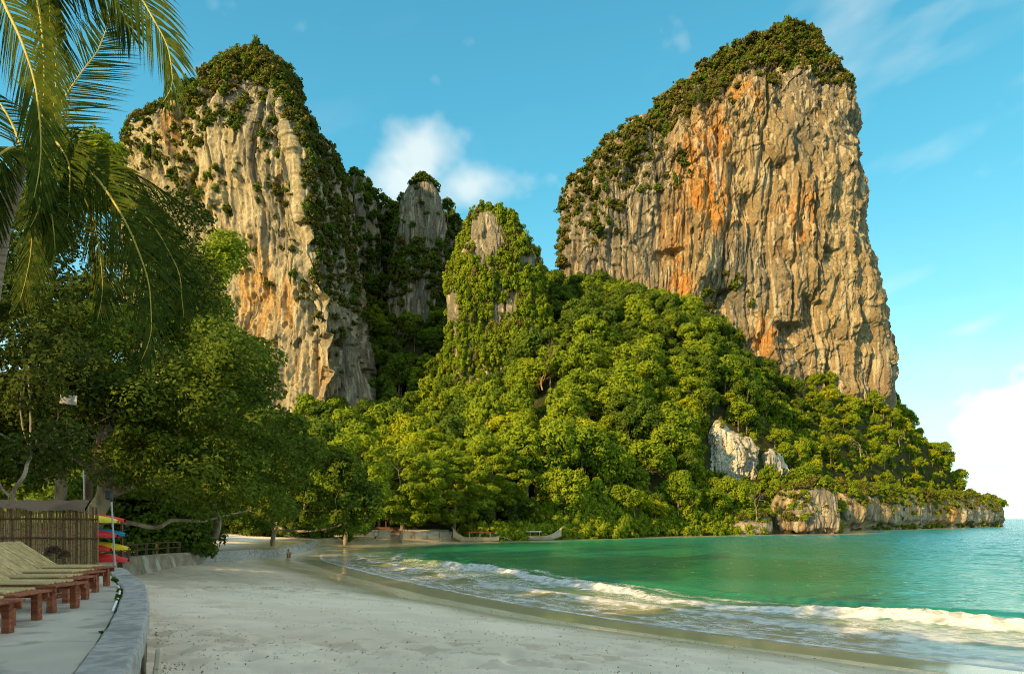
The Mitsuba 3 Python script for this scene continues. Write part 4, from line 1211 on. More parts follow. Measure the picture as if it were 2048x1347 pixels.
# ------------------------------------------------------------------ white board in the tree, thin pole, parasol
tag(put("board", move(move(box(0, 0, 0, 0.54, 0.04, 0.34, 0.006), roty(0.06) @ rotz(0.25)), None, W(137, 799, 25.2)), "board_paint"), "small white rectangular board fixed high in the dark tree at left", "board")
tag(put("pole", tube([W(169, 1000, 21.5) - [0, 0, 1.2], W(167, 940, 21.5)], 0.018, 6), "metal_grey", None, True), "thin pale pole rising above the bamboo fence", "pole")
labels["parasol"] = {"label": "folded beige beach parasol standing on the wall beyond the railing", "category": "parasol"}
pb = W(413, 1112, 46)
put("pole", tube([pb - [0, 0, 0.3], pb + [0, 0, 1.7]], 0.03, 8), "dark_wood", "parasol", True)
ang = np.linspace(0, 2 * np.pi, 24, endpoint=False)
prof = [(1.62, .03), (1.45, .10), (1.0, .17), (.62, .24), (.55, .2)]
put("canopy", (np.array([[pb[0] + r * (1 + .25 * math.sin(6 * a)) * math.cos(a), pb[1] + r * (1 + .25 * math.sin(6 * a)) * math.sin(a), pb[2] + z] for z, r in prof for a in ang]), grid_faces(5, 24, True)), "slat_wood", "parasol", 50)

# ------------------------------------------------------------------ trees along the beach


def near_tree(name, label, clumps, limbs, seed, mat="leaf_beach", per=420, leaf=0.105, grp=None, flat=0.7, bark="bark", twigs=True):
    """A tree whose crown is a list of clumps (px, py, d, radius) and whose trunk and limbs are polylines [(px, py, d, radius), ...]."""
    rng = np.random.default_rng(seed)
    k = numbered(name)
    tag(k, label, "tree", grp)
    c = np.array([W(*a[:3]) for a in clumps]); r = np.array([a[3] for a in clumps])
    idx = np.repeat(np.arange(len(c)), (per * (r / r.mean()) ** 2).astype(int))
    d = sphere_dirs(rng, len(idx), 0.35)
    rad = r[idx] * (0.25 + 0.75 * rng.random(len(idx)) ** 0.45)
    p = c[idx] + d * rad[:, None] * np.array([1, 1, flat])
    hole = fb3(p * (1.5 / np.median(r)), 2, seed)
    keep = hole > 0.40
    p, d = p[keep], d[keep]
    n = d * 0.5 + rng.normal(size=d.shape) * 0.5 + [0, 0, 0.45]
    scene[f"{k}__crown"] = leaf_ply(leaves(p, n, leaf * (0.6 + 0.8 * rng.random(len(p))), rng, 0.52, 0.2, 0.4, lean=d * 0.5), mat)
    for i, l in enumerate(limbs):
        q = np.array([W(*a[:3]) for a in l])
        m_ = 4 * len(q)
        q = smooth_line(q, m_)
        q += (nz3(q * 1.3, seed)[:, None] - 0.5) * 0.12
        put("trunk" if i == 0 else "branch", tube(q, np.interp(np.linspace(0, 1, m_), np.linspace(0, 1, len(l)), [a[3] for a in l]), 9), bark, k, True)
    if twigs and limbs:
        # limbs that carry the clumps
        ends = np.vstack([smooth_line(np.array([W(*a[:3]) for a in l]), 12) for l in limbs])
        tw = []
        for j in rng.choice(len(c), min(len(c), 9 if seed in (12, 13) else 22), replace=False):
            a = ends[np.argmin(np.linalg.norm(ends - c[j], axis=1) + 0.5 * np.abs(rng.normal(size=len(ends))))]
            mid = (a + c[j]) / 2 + rng.normal(size=3) * 0.25
            tw.append(tube(smooth_line([a, mid, a + (c[j] - a) * 0.8], 7), np.linspace(0.035, 0.008, 7), 5, False))
        labels[put("bough", cat(tw), "bark", k, True)] = {"kind": "stuff"}
    return k


def fill(poly, n, d0, d1, r0, r1, seed):
    """Clumps at random inside an outline of pixels."""
    rng = np.random.default_rng(seed)
    P = shapely.Polygon(poly); x0, y0, x1, y1 = P.bounds
    out = []
    while len(out) < n:
        a, b = rng.uniform(x0, x1), rng.uniform(y0, y1)
        if shapely.contains_xy(P, a, b):
            out.append((a, b, rng.uniform(d0, d1), rng.uniform(r0, r1)))
    return out


near_tree("almond_tree", "great spreading tree over the kayaks with pale twisting limbs, the biggest on the beach",
          fill([(120, 640), (380, 620), (470, 700), (520, 760), (545, 830), (560, 930), (520, 985), (380, 975), (300, 965), (220, 950), (110, 930)], 90, 27, 38, 0.9, 1.7, 1) + fill([(240, 930), (520, 930), (600, 1020), (520, 1040), (380, 1030), (260, 1000)], 34, 28, 36, 0.45, 0.85, 2),
          [[(178, 1075, 30, .42), (192, 1030, 30, .36), (212, 985, 30, .33), (205, 930, 30, .26), (215, 850, 31, .18), (260, 740, 32, .09)],
           [(212, 990, 30, .26), (250, 975, 30, .22), (300, 965, 30, .17), (370, 955, 30.5, .12), (450, 915, 32, .07)],
           [(205, 960, 30, .2), (175, 935, 29, .15), (120, 900, 28, .10), (60, 850, 27, .05)],
           [(200, 1035, 31, .13), (260, 1046, 31, .10), (315, 1055, 31, .095), (345, 1040, 31, .085), (400, 1041, 31.5, .06), (450, 1030, 32, .04), (500, 1020, 33, .02)],
           [(315, 960, 30, .09), (380, 1000, 30.5, .06), (470, 1010, 31, .03)]], 11, "leaf_beach", per=560, bark="bark_pale")
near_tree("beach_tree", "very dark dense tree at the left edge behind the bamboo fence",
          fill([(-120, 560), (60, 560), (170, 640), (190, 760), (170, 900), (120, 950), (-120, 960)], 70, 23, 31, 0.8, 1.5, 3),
          [[(8, 1110, 21.5, .07), (18, 1050, 21.5, .065), (22, 1000, 21.5, .06), (40, 960, 22, .05), (60, 900, 24, .04)], [(24, 1000, 21.5, .045), (5, 975, 22, .035), (-20, 930, 23, .02)]], 12, "leaf_shaded", per=520)
near_tree("beach_tree", "tall dark tree rising behind the hanging palm fronds",
          fill([(-60, 420), (120, 390), (300, 400), (390, 440), (400, 560), (400, 660), (260, 690), (-60, 640)], 75, 31, 40, 1.1, 1.9, 4),
          [[(120, 1060, 36, .3), (130, 850, 36, .25), (170, 650, 36, .18), (200, 480, 36, .08)], [(150, 750, 36, .15), (280, 620, 36, .1), (350, 520, 36, .04)]], 13, "leaf_shaded", per=430, leaf=0.13)
near_tree("beach_tree", "sunlit treetop standing up behind the palm against the sky",
          fill([(148, 350), (150, 290), (182, 268), (215, 300), (245, 335), (250, 400), (150, 420)], 20, 34, 38, 0.6, 1.0, 5),
          [[(175, 1000, 37, .22), (185, 700, 37, .18), (185, 480, 37, .12), (185, 310, 36, .03)]], 14, "leaf_jungle", per=300, leaf=0.15)
near_tree("beach_tree", "green leafy tree reaching up the foot of the left cliff",
          fill([(350, 560), (400, 500), (440, 480), (478, 500), (450, 560), (440, 640), (480, 700), (400, 720), (340, 660)], 36, 54, 64, 1.2, 2.0, 6),
          [[(400, 1060, 60, .35), (405, 850, 60, .3), (420, 650, 60, .15), (430, 530, 60, .04)]], 15, "leaf_jungle", per=420, leaf=0.17)
near_tree("beach_tree", "glossy green tree whose edge meets the left cliff",
          fill([(380, 600), (440, 615), (490, 680), (535, 700), (560, 770), (600, 850), (640, 870), (620, 960), (480, 980), (400, 900), (360, 720)], 62, 42, 52, 1.0, 1.8, 7),
          [[(430, 1075, 47, .3), (440, 980, 47, .26), (450, 850, 47, .18), (460, 700, 47, .06)], [(440, 960, 47, .16), (520, 900, 47, .1), (580, 860, 47, .04)]], 16, "leaf_beach", per=560, leaf=0.15)
near_tree("beach_tree", "broad tree hanging low over the sand in the middle of the beach",
          fill([(500, 880), (600, 845), (690, 880), (735, 960), (745, 1030), (700, 1062), (610, 1050), (520, 1040), (470, 980)], 64, 60, 72, 1.0, 1.8, 8),
          [[(545, 1092, 66, .22), (552, 1050, 66, .2), (575, 1000, 66, .15), (610, 920, 66, .06)], [(552, 1055, 66, .13), (610, 1062, 65, .1), (680, 1050, 64, .05)], [(560, 1040, 66, .12), (500, 1020, 66, .08), (440, 1005, 66, .03)]], 17, "leaf_deep", per=620, leaf=0.19, bark="bark_pale")
near_tree("beach_tree", "dark tree with drooping branches at the far bend of the sand",
          fill([(640, 900), (720, 880), (760, 930), (790, 990), (760, 1030), (715, 1050), (650, 1052), (630, 980)], 40, 92, 108, 1.4, 2.3, 9),
          [[(690, 1090, 104, .3), (695, 1040, 104, .25), (700, 960, 102, .1)]], 18, "leaf_jungle", per=480, leaf=0.26)
SPOT = [(800, 985, 122, 150, 90, "bright layered tree at the back of the far beach, left of the hut"), (905, 985, 135, 150, 85, "bright green layered tree behind the far concrete wall"),
        (985, 965, 150, 130, 85, "rounded green tree above the moored boats"), (700, 945, 128, 130, 70, "sunlit green tree behind the drooping beach trees"), (860, 930, 158, 120, 60, "broad light green tree in the second row above the far beach")]
for i, (px, py, d, w, h, lab) in enumerate(SPOT):
    cl = []
    rng = np.random.default_rng(900 + i)
    for lay in range(8):
        yy = py - h * 0.85 + lay * h * 0.20
        ww = w * 0.55 * math.sin(math.pi * (0.18 + 0.09 * lay))
        for j in range(13):
            cl.append((px + rng.uniform(-ww, ww), yy + rng.uniform(-12, 12), d + rng.uniform(-6, 6), rng.uniform(1.0, 1.9)))
    near_tree("almond_tree", lab, cl, [[(px, 1085, d, .35), (px + 5, 1020, d, .28), (px - 4, py - h * .5, d, .06)]], 30 + i, "leaf_jungle", per=420, leaf=0.22, flat=0.5)
# trees of the same belt that stand outside the frame, to the left and behind the viewer, and shade the sand
for i, v_ in enumerate(((1, 6.2), (2, 6.8))):
    t_, c_ = jungle_tree(880 + i, v_[1], 13.5, 60, 170, 0.36, 0.62)
    group(f"belt_kind_{i}", trunk=(t_, "bark", True), crown=(c_, "leaf_deep", False))
BELT = [(-16.5, 3, 1.0), (-14.5, -5, 1.05), (-18.5, -12, 1.15), (-15, -19, 1.1), (-24, -3, 1.1), (-25, 9, 1.0), (-33, 14, 1.0), (-27, -16, 1.2), (-38, 24, 1.1), (-21, -26, 1.1), (-12, -14, 0.95), (-31, 2, 1.2)]
for i, (x, y, s_) in enumerate(BELT):
    key = place(numbered("belt_tree"), f"belt_kind_{i % 2}", (x, y, TERRACE - 0.3), s_ * 0.8, 37 * i)
    tag(key, "broad dark tree of the belt behind the terrace", "tree", "trees behind the terrace")

# dense green behind the fence and below the crowns, and dead trees on the slope
for v_ in range(2):
    group(f"thicket_kind_{v_}", leaf=(bush(360 + v_, 22, 95, 0.15, 0.9), "leaf_beach", False))
for n_ in range(420):
    rng = np.random.default_rng(5000 + n_)
    if n_ < 150:
        p = W(rng.uniform(60, 400), 1038, rng.uniform(42, 66))[:2]; z0 = 2.6 + rng.uniform(0, 3.5)
    elif n_ < 260:
        p = W(rng.uniform(380, 720), 1038, rng.uniform(104, 128))[:2]; z0 = 2.0 + rng.uniform(0, 2.5)
    elif n_ < 330:
        p = W(rng.uniform(-80, 420), 1038, rng.uniform(66, 84))[:2]; z0 = 4 + rng.uniform(0, 8)
    else:
        p = W(rng.uniform(640, 1075), 1038, rng.uniform(140, 156))[:2]; z0 = 3 + rng.uniform(0, 5)
    if -sea_distance(p[:1], p[1:2])[0] < 3:
        continue
    r = rng.uniform(1.0, 2.4)
    place(f"thicket__{n_:04d}", f"thicket_kind_{n_ % 2}", (*p, z0), (r, r, r), rng.random() * 360)
tag("thicket", "leafy thicket under and behind the trees along the beach", "thicket", kind="stuff")


def dead_tree(label, px, py, d, H, seed, mat="bark_pale", wide=0.7, twig=4):
    rng = np.random.default_rng(seed)
    base = W(px, py, d)
    segs, tips = [], [(base - [0, 0, 2.0], np.array([0.1 * rng.normal(), 0, 1.0]), H * 0.42 + 2.0, 0.030 * H)]
    trunk = None
    for lev in range(twig):
        new = []
        for p, dr_, L, r in tips:
            e = p + norm(dr_) * L
            m_ = (p + e) / 2 + rng.normal(size=3) * L * 0.07
            t_ = tube(smooth_line([p, m_, e], 5), np.linspace(r, r * 0.6, 5), 6 if lev < 2 else 4, False)
            if lev == 0:
                trunk = t_
            else:
                segs.append(t_)
            for _ in range(3 if lev < 3 else 2):
                new.append((e, norm(dr_) * 0.9 + rng.normal(size=3) * wide, L * rng.uniform(0.5, 0.8), r * 0.55))
        tips = new
    k = numbered("dead_tree")
    tag(k, label, "tree")
    put("trunk", trunk, mat, k, True)
    put("branches", cat(segs), mat, k, True)


plain("twig_brown", mottled((0.24, 0.14, 0.06), (0.34, 0.21, 0.09), 1.0), 0.9)
dead_tree("bare brown tree with a round crown of twigs at the foot of the middle tower", 1085, 768, 232, 9.5, 3, "twig_brown", 0.55, 6)
dead_tree("white bare branch sticking out of the bushes below the great right cliff", 1722, 902, 262, 5.0, 4)
dead_tree("white dead tree near the skyline of the headland", 1800, 884, 318, 5.5, 5)
dead_tree("pale bare tree left of the white outcrop", 1345, 905, 212, 5.0, 6)
dead_tree("pale leaning dead branch over the low rock ledge at the water", 1512, 1030, 186, 4.5, 7)
dead_tree("thin bare tree against the foot of the great cliff", 1412, 690, 300, 8.0, 8)

# ------------------------------------------------------------------ coconut palms
plain("palm_trunk", lambda p, n, uv: mix((0.30, 0.235, 0.17), (0.16, 0.12, 0.085), sst(0.25, 0.45, dr.abs(p.z * 7.0 + 0.6 * ns(p.x * 6, p.y * 6, p.z) - dr.floor(p.z * 7.0 + 0.6 * ns(p.x * 6, p.y * 6, p.z)) - 0.5)) * 0.7 + 0.3 * fb(p.x * 8, p.y * 8, p.z * 8, 2)), 0.9)
plain("rachis", mottled((0.34, 0.32, 0.05), (0.50, 0.42, 0.09), 3.0), 0.5)


def frond(parent, pts, L=0.85, n=88, side=None, droop=0.55, seed=0, split=0.0, wid=0.0172, t0=0.10, spread=1.0):
    """A palm leaf: a curved rachis through world points and two rows of drooping leaflets."""
    rng = np.random.default_rng(seed)
    C = smooth_line(pts, 140)
    k = numbered(f"{parent}__frond")
    v_, f_ = tube(C, np.linspace(0.034, 0.005, 140), 6)
    tan = norm(np.gradient(C, axis=0))
    V, Fc, Nn, at = [], [], [], 0
    for sgn in (1, -1):
        for i in range(n):
            t = t0 + (1 - t0) * (i + rng.random() * 0.6) / n
            j = min(139, int(t * 139))
            T_ = tan[j]
            ref = np.array([0, 0, 1.0]) if side is None else np.asarray(side, float)
            S = np.cross(T_, ref)
            S = S / max(np.linalg.norm(S), 1e-3) * sgn
            U = np.cross(S, T_) * sgn
            ln = L * (math.sin(math.pi * min(0.97, 0.10 + 0.86 * (t - t0) / (1 - t0))) ** 0.55) * rng.uniform(0.88, 1.08)
            ang = math.radians(62 - 34 * t + rng.normal() * 4)
            dvec = norm(S * math.sin(ang) * spread + T_ * math.cos(ang) + U * 0.10)
            p, pl_, m_ = C[j].copy(), [], 5
            for q_ in range(m_ + 1):
                pl_.append(p.copy())
                g_ = droop * (q_ + 1) / m_ * (1.0 if rng.random() > split else 1.6)
                p = p + norm(dvec + np.array([0, 0, -g_])) * ln / m_
            pl_ = np.array(pl_)
            dd = norm(np.gradient(pl_, axis=0))
            wv = norm(np.cross(dd, U + 0.25 * rng.normal(size=3)))
            w = wid * np.array([0.7, 1.0, 0.95, 0.75, 0.45, 0.05])[:, None]
            a, b = pl_ + wv * w, pl_ - wv * w
            V.append(np.stack([a, b], 1).reshape(-1, 3))
            Nn.append(np.repeat(norm(np.cross(wv, dd)), 2, 0))
            Fc.append(grid_faces(m_ + 1, 2) + at); at += 2 * (m_ + 1)
    scene[k] = leaf_ply((np.vstack(V), np.vstack(Fc), np.vstack(Nn)), "leaf_palm")
    scene[f"{k}__rachis"] = mikit.ply((v_, f_), "rachis", True)
    return k


Wl = lambda l: [W(*a) for a in l]
tag("coconut_palm", "coconut palm with its trunk at the left edge and fronds hanging to the right", "palm")
put("trunk", tube(smooth_line(Wl([(-68, 1040, 11.9), (-42, 760, 12.0), (-15, 560, 12.2), (4, 450, 12.4), (28, 370, 12.5), (45, 325, 12.5)]), 40), np.interp(np.linspace(0, 1, 40), [0, .5, .9, 1], [.19, .155, .14, .10]), 16), "palm_trunk", "coconut_palm", True)
PA = (48, 325, 12.5)
FR = [
    ([PA, (110, 308, 12.2), (165, 330, 11.9), (225, 400, 11.7), (272, 490, 11.6), (300, 585, 11.6), (303, 650, 11.6), (282, 722, 11.7)], .92, (0.2, 1, .2), .75),
    ([PA, (120, 300, 12.6), (190, 335, 12.8), (262, 400, 12.9), (325, 480, 13.0), (362, 570, 13.0), (368, 635, 13.1)], .80, (0.2, 1, .2), .8),
    ([PA, (120, 295, 13.0), (190, 312, 13.6), (262, 345, 14.0), (330, 385, 14.3), (400, 432, 14.5)], .9, None, 1.5),
    ([PA, (85, 290, 12.9), (118, 215, 13.2), (160, 150, 13.6), (200, 92, 14.0), (222, 30, 14.4)], .85, (-.4, 1, .1), .12),
    ([PA, (40, 300, 12.0), (0, 310, 11.4), (-60, 380, 11.0), (-110, 500, 10.8)], .9, None, .8),
    ([PA, (70, 350, 11.9), (92, 390, 11.6), (105, 440, 11.5), (110, 500, 11.5)], .7, (0.2, 1, .2), .6),
    ([PA, (90, 330, 13.2), (150, 370, 14.0), (190, 450, 14.6), (205, 560, 14.9), (195, 640, 15.0)], .9, (0.3, 1, .2), .8),
    ([PA, (60, 370, 13.4), (65, 440, 14.2), (60, 520, 14.6), (40, 600, 14.8)], .85, (0.2, 1, .2), .7),
    ([PA, (20, 240, 13.0), (-40, 170, 13.5), (-120, 150, 14)], .9, None, .5),
    ([PA, (62, 300, 12.0), (85, 330, 11.7), (80, 400, 11.5), (60, 455, 11.5)], .55, (.2, 1, .1), .8),
    ([PA, (30, 300, 12.1), (10, 320, 11.7), (-8, 390, 11.5), (-14, 470, 11.5)], .6, (.2, 1, .1), .8),
    ([PA, (100, 285, 12.3), (125, 300, 12.0), (140, 350, 11.8), (138, 420, 11.7), (120, 470, 11.7)], .7, (0.3, 1, .1), .9),
]
for i, (l, L, sd_, dr_) in enumerate(FR):
    frond("coconut_palm", Wl(l), L * 1.3, 78, sd_, dr_, 60 + i)
put("spathe", tube(smooth_line(Wl([(90, 330, 12.4), (112, 300, 12.3), (120, 282, 12.3), (118, 262, 12.3)]), 10), [.02, .035, .045, .05, .05, .045, .035, .025, .015, .004], 8), "rachis", "coconut_palm", True)
tag("coconut_palm_001", "second coconut palm outside the frame whose fronds hang down in the top left corner", "palm")
TAKEN["coconut_palm_001"] = 0
PB = (-60, -110, 10.4)
put("trunk", tube(smooth_line(Wl([(-330, 1300, 10.2), (-230, 800, 10.2), (-130, 300, 10.3), PB]), 30), np.linspace(.2, .12, 30), 14), "palm_trunk", "coconut_palm_001", True)
FR2 = [
    ([PB, (-20, -60, 10.2), (12, 15, 10.0), (48, 95, 9.9), (74, 190, 9.8), (82, 290, 9.8), (68, 395, 9.8)], .72, (0.1, 1, .2), .62),
    ([PB, (40, -170, 10.6), (150, -140, 10.9), (250, -50, 11.1), (305, 35, 11.2), (338, 105, 11.2), (345, 160, 11.2), (326, 205, 11.2)], .78, (.3, 1, .3), .8),
    ([PB, (0, -120, 11.2), (60, -60, 11.8), (100, 30, 12.1), (112, 130, 12.2), (104, 230, 12.3), (92, 300, 12.3)], .55, (.2, 1, .2), .9),
    ([PB, (30, -150, 11.0), (120, -110, 11.7), (190, -50, 12.1), (235, 10, 12.3), (262, 70, 12.4)], .9, (.2, 1, .3), .6),
    ([PB, (10, -100, 10.8), (62, -40, 11.3), (84, 60, 11.5), (88, 180, 11.6), (80, 290, 11.6)], .38, (.2, 1, .1), .7),
    ([PB, (-90, -60, 10.0), (-110, 60, 9.7), (-105, 200, 9.6)], .8, None, .6),
    ([PB, (-20, -150, 10.9), (50, -110, 11.4), (95, -20, 11.7), (98, 60, 11.8)], .75, (.2, 1, .2), .8),
]
for i, (l, L, sd_, dr_) in enumerate(FR2):
    frond("coconut_palm_001", Wl(l), L * 1.3, 72, sd_, dr_, 80 + i)

# ------------------------------------------------------------------ far beach: walls, hut, boats, people
labels["concrete_wall"] = {"label": "stained concrete retaining wall of tall panels at the far end of the beach", "category": "wall"}
FW = smooth_line([(-27.2, 119.5), (-23, 123.5), (-18, 128), (-11.5, 132.5)], 9)
for i in range(8):
    P_ = FW[i:i + 2].copy(); P_[0] += (P_[1] - P_[0]) * .04
    g = ground_z(P_[:, 0] + 1, P_[:, 1] - 1.5)[0].mean()
    hgt = [1.9, 1.75, 1.8, 0, 1.7, 1.75, 1.7, 1.65][i]
    if hgt:
        put("panel", strip_solid(offset_line(P_, .35), P_, g - 1, g + hgt, 0.03), "old_wall", "concrete_wall", 30)
labels["hut"] = {"label": "open wooden beach hut with a low brown roof behind the far wall", "category": "hut"}
hc = W(775, 1062, 129)
hz0 = float(ground_z(hc[:1], hc[1:2])[0][0]) + 0.3
for a in (-3.4, 0, 3.4):
    for b in (-1.6, 1.6):
        put("post", box(hc[0] + a, hc[1] + b, hz0 + 1.5, .16, .16, 3.0), "dark_wood", "hut")
put("roof", (np.array([[hc[0] - 4.4, hc[1] - 2.6, hz0 + 2.8], [hc[0] + 4.4, hc[1] - 2.6, hz0 + 2.8], [hc[0] + 3.6, hc[1], hz0 + 4.0], [hc[0] - 3.6, hc[1], hz0 + 4.0], [hc[0] + 4.4, hc[1] + 2.6, hz0 + 2.8], [hc[0] - 4.4, hc[1] + 2.6, hz0 + 2.8]]),
             np.array([[0, 1, 2], [0, 2, 3], [3, 2, 4], [3, 4, 5], [1, 4, 2], [0, 3, 5]])), "tarp", "hut")
put("counter", box(hc[0], hc[1] - 1.7, hz0 + 0.6, 6.4, 0.25, 1.1, .01), "dark_wood", "hut")
put("eave_board", box(hc[0], hc[1] - 2.65, hz0 + 2.78, 8.8, 0.05, 0.2, .01), "tarp", "hut")

plain("boat_wood", mottled((0.50, 0.40, 0.24), (0.62, 0.50, 0.32), 1.2, (0.30, 0.22, 0.13), 1.5), 0.6)
plain("boat_white", mottled((0.36, 0.30, 0.22), (0.47, 0.41, 0.31), 1.2), 0.5)
plain("boat_red", (0.50, 0.10, 0.07), 0.5)
plain("skin", (0.50, 0.30, 0.20), 0.6)
plain("dark_cloth", (0.06, 0.06, 0.09), 0.9)
plain("pale_cloth", (0.60, 0.50, 0.42), 0.9)
plain("hair", (0.03, 0.022, 0.018), 0.6)


def longtail(label, x, y, z, L, yaw, hull_mat, canopy_mat, trim):
    """A long-tail boat along x, its tall prow at +x."""
    k = numbered("longtail_boat")
    labels[k] = {"label": label, "category": "boat", "group": "wooden boats moored below the green slope"}
    R, t0 = rotz(yaw), np.array([x, y, z])
    pm = lambda m: move(m, R, t0)
    n, m = 46, 13
    t = np.linspace(-0.5, 0.5, n)
    keel = 0.02 + 0.25 * np.clip(-t - 0.3, 0, 1) * 2 + 2.6 * np.clip(t - 0.30, 0, 1) ** 1.45 * 3.0
    gun = 0.62 + 0.25 * np.clip(-t - 0.30, 0, 1) * 3 + 3.0 * np.clip(t - 0.22, 0, 1) ** 1.5 * 2.6
    gun = np.maximum(gun, keel + 0.05)
    wd = 0.82 * np.clip(1 - np.clip((t - 0.05) / 0.45, 0, 1) ** 1.8, 0.03, 1) * np.clip(1 - np.clip((-t - 0.25) / 0.27, 0, 1) ** 2 * 0.55, 0, 1)
    a = np.linspace(-1, 1, m)
    keel, gun = keel * 1.15, gun * 1.35
    V = np.stack([np.broadcast_to((t * L)[:, None], (n, m)), wd[:, None] * np.sign(a) * np.abs(a) ** 0.6, keel[:, None] + (gun - keel)[:, None] * np.abs(a) ** 2.2], -1)
    put("hull", pm((V.reshape(-1, 3), grid_faces(n, m))), hull_mat, k, True)
    for s_ in (1, -1):
        put("gunwale", pm(tube(np.c_[t * L, s_ * wd * 1.02, gun], 0.055, 6)), trim, k, True)
    put("deck", pm((np.stack([np.c_[t * L, wd * .9, keel + (gun - keel) * .55], np.c_[t * L, -wd * .9, keel + (gun - keel) * .55]], 1).reshape(-1, 3), grid_faces(n, 2))), "dark_wood", k)
    put("prow", pm(tube(np.c_[t[-7:] * L + np.linspace(0, .25, 7), np.zeros(7), np.maximum(gun[-7:], keel[-7:]) + np.linspace(-.1, .35, 7)], np.linspace(.07, .05, 7), 6)), hull_mat, k, True)
    for px_ in (-2.6, -0.7, 1.2):
        for s_ in (1, -1):
            put("canopy_post", pm(tube([(px_, s_ * .7, .55), (px_, s_ * .68, 1.75)], .03, 5)), "white_paint", k)
    cx = np.linspace(-3.0, 1.6, 8)
    put("canopy", pm((np.array([[a_, b_, 1.78 + 0.22 * math.cos(b_ * 1.5) - 0.15] for a_ in cx for b_ in np.linspace(-.85, .85, 7)]), grid_faces(8, 7))), canopy_mat, k, True)
    put("bench", pm(cat([box(a_, 0, .62, .28, 1.3, .05) for a_ in (-2.2, -1.2, -0.2, 0.8)])), "slat_wood", k)
    put("engine", pm(cat([box(-L * .43, 0, 1.12, .75, .42, .42, .03), box(-L * .43 + .2, 0, 1.42, .3, .3, .2, .03)])), "dark_metal", k)
    put("shaft", pm(tube([(-L * .45, 0, 1.15), (-L * .62, 0.1, .75), (-L * .80, 0.2, .25)], .035, 6)), "metal_grey", k)
    return k


b1, b2 = W(952, 1083.5, 131), W(1067, 1080.0, 139.5)
longtail("wooden boat with a red and white canopy, left of the two moored under the slope", b1[0], b1[1], 0.0, 8.6, math.pi + 0.12, "boat_wood", "boat_red", "boat_white")
longtail("long pale wooden boat with a raised prow, right of the two moored under the slope", b2[0], b2[1], 0.0, 11.2, 0.06, "boat_white", "pale_cloth", "boat_wood")


def body(joints, bones, ref=0.025):
    """One smooth surface round a skeleton: joints {name: (point, radius)}, bones [(a, b)]."""
    import manifold3d as m3
    parts = []
    for a, b in bones:
        pts = []
        for (p, r) in (joints[a], joints[b]):
            s_ = trimesh.creation.icosphere(2, r).vertices + np.asarray(p)
            pts.append(s_)
        parts.append(m3.Manifold.hull_points(np.vstack(pts)))
    u = m3.Manifold.batch_boolean(parts, m3.OpType.Add).refine_to_length(ref).to_mesh()
    tm = trimesh.Trimesh(np.array(u.vert_properties)[:, :3], np.array(u.tri_verts))
    trimesh.smoothing.filter_taubin(tm, iterations=6)
    return np.array(tm.vertices), np.array(tm.faces)


def person(label, base, yaw, pose, cloth, parts_of):
    k = numbered("person")
    labels[k] = {"label": label, "category": "person"}
    R = rotz(yaw)
    J = {n_: (R @ np.array(p) + base, r) for n_, (p, r) in pose.items()}
    bones = [("hip", "chest"), ("chest", "neck"), ("neck", "head"), ("head", "crown"), ("head", "nose")]
    for s_ in "lr":
        bones += [("chest", "sh" + s_), ("sh" + s_, "el" + s_), ("el" + s_, "wr" + s_), ("wr" + s_, "ha" + s_), ("hip", "hp" + s_), ("hp" + s_, "kn" + s_), ("kn" + s_, "an" + s_), ("an" + s_, "to" + s_)]
        for f_ in range(5):
            a = J["wr" + s_][0]; b = J["ha" + s_][0]
            side = norm(np.cross(b - a, [0.3, 0.5, 0.2]))
            J[f"f{f_}{s_}"] = (b + (b - a) * (0.75 if f_ else 0.1) + side * (f_ - 2.2) * 0.016, 0.008)
            bones.append(("ha" + s_, f"f{f_}{s_}"))
    put("body", body(J, bones), "skin", k, True)
    for name, mat, keys, grow in parts_of:
        put(name, body({n_: (J[n_][0], J[n_][1] + grow) for n_ in {x for ab in keys for x in ab}}, keys, 0.04), mat, k, True)
    h = J["crown"][0]
    m_ = trimesh.creation.icosphere(2, 0.105)
    put("hair", (np.array(m_.vertices) * [1, 1, .75] + h + R @ np.array([0, .02, .02]), np.array(m_.faces)), "hair", k, True)


sit = {"hip": ((0, 0, .12), .13), "chest": ((0, .02, .42), .13), "neck": ((0, -.04, .60), .055), "head": ((0, -.08, .70), .085), "crown": ((0, -.06, .77), .09), "nose": ((0, -.18, .70), .018)}
stand = {"hip": ((0, 0, .92), .12), "chest": ((0, 0, 1.26), .13), "neck": ((0, 0, 1.46), .05), "head": ((0, -.01, 1.56), .085), "crown": ((0, 0, 1.63), .09), "nose": ((0, -.10, 1.56), .018)}
for s_, g in (("l", -1), ("r", 1)):
    sit |= {"sh" + s_: ((g * .17, 0, .50), .055), "el" + s_: ((g * .22, -.20, .36), .042), "wr" + s_: ((g * .10, -.40, .40), .03), "ha" + s_: ((g * .05, -.46, .40), .026),
            "hp" + s_: ((g * .09, 0, .11), .095), "kn" + s_: ((g * .13, -.42, .46), .06), "an" + s_: ((g * .10, -.58, .07), .042), "to" + s_: ((g * .11, -.76, .035), .03)}
    stand |= {"sh" + s_: ((g * .18, 0, 1.40), .055), "el" + s_: ((g * .23, .03, 1.12), .042), "wr" + s_: ((g * .24, -.06, .88), .03), "ha" + s_: ((g * .24, -.09, .81), .026),
              "hp" + s_: ((g * .09, 0, .90), .095), "kn" + s_: ((g * .10, -.03 + g * .06, .49), .06), "an" + s_: ((g * .10, g * .12, .09), .042), "to" + s_: ((g * .10, -.16 + g * .12, .03), .03)}
sx_, sy_ = px_x(577, 72), 72.0
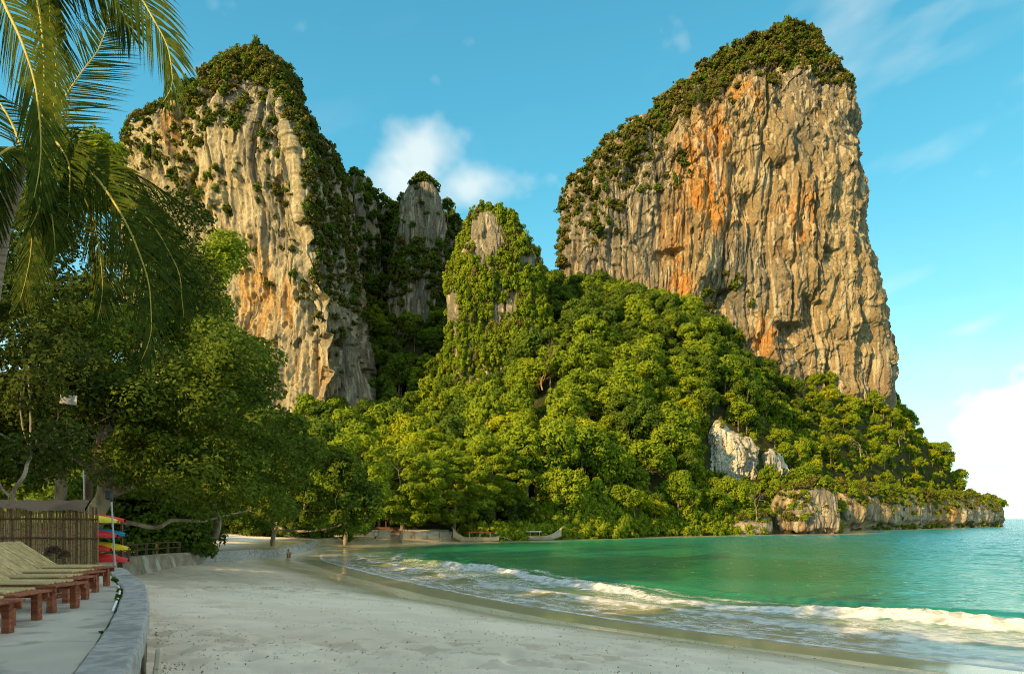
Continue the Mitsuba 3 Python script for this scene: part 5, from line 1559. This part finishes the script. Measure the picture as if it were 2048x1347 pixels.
person("person sitting on the sand with knees drawn up beside the low beach wall", np.array([sx_, sy_, float(ground_z(np.array([sx_]), np.array([sy_]))[0][0]) - .02]), 0.5, sit, "pale_cloth",
       [("shorts", "dark_cloth", [("hip", "hpl"), ("hip", "hpr")], .014)])
sx_, sy_ = px_x(751, 119), 119.0
person("person standing at the water's edge in front of the far concrete wall", np.array([sx_, sy_, max(0.05, float(ground_z(np.array([sx_]), np.array([sy_]))[0][0]))]), 0.8, stand, "pale_cloth",
       [("shirt", "pale_cloth", [("hip", "chest"), ("chest", "shl"), ("chest", "shr")], .014), ("shorts", "dark_cloth", [("hip", "hpl"), ("hip", "hpr"), ("hpl", "knl"), ("hpr", "knr")], .012)])

# ------------------------------------------------------------------ litter on the sand, tufts, dry plant
plain("litter", mottled((0.05, 0.035, 0.022), (0.14, 0.09, 0.05), 30.0), 0.9)
rng = np.random.default_rng(31)
V, Fc, at = [], [], 0
N_ = 16000
yy = 5 + 32 * rng.random(N_) ** 1.5
xx = np.interp(yy, WALL[:, 1], WALL[:, 0]) + 0.15 + (13 + 0.25 * yy) * rng.random(N_) ** 1.7
ok = (fb3(np.c_[xx * .6, yy * .6, xx * 0], 3, 4) > 0.52) | (rng.random(N_) < .18)
sz_, sd__, _ = ground_z(xx, yy)
ok &= (sd__ > 5.0)
gl = RegularGridInterpolator((gy, gx), GZ.reshape(len(gy), len(gx)))
P_ = np.c_[xx, yy, gl(np.c_[yy, xx]) + 0.008][ok]
nn = norm(rng.normal(size=P_.shape) * 0.5 + [0, 0, 1])
lv = leaves(P_, nn, 0.006 + 0.026 * rng.random(len(P_)) ** 3, rng, 0.45, 0.3)
scene["leaf_litter"] = mikit.ply(lv[:2], "litter", False)
tag("leaf_litter", "dry leaves and bits of debris scattered over the sand by the seawall", "litter", kind="stuff")
for i, (j, sc_) in enumerate(((52, .05), (54, .07), (56, .05), (60, .06), (70, .08), (73, .06), (37, .035))):
    a = offset_line(WALL, 0.47)[j]
    b_ = bush(700 + i, 7, 40, 0.5)
    tag(put("weed_tuft", move(b_[:2], np.eye(3) * sc_ * 0.9, (a[0], a[1], TERRACE + sc_ * .5)), "leaf_deep"), f"small green weed in the crack along the seawall, {ORDER[sorted((52, 54, 56, 60, 70, 73, 37)).index(j)]} from the viewer", "weed", "weeds in the crack along the seawall")
b_ = bush(720, 12, 30, 0.5)
for i, (px, py) in enumerate(((106, 1100), (128, 1108))):
    tag(put("dry_plant", move(b_[:2], np.eye(3) * (0.16 - .03 * i), W(px, py, 18.6)), "litter"), ["dry brown plant against the bamboo fence, the left taller one", "dry brown plant against the bamboo fence, the lower one on the right"][i], "plant")
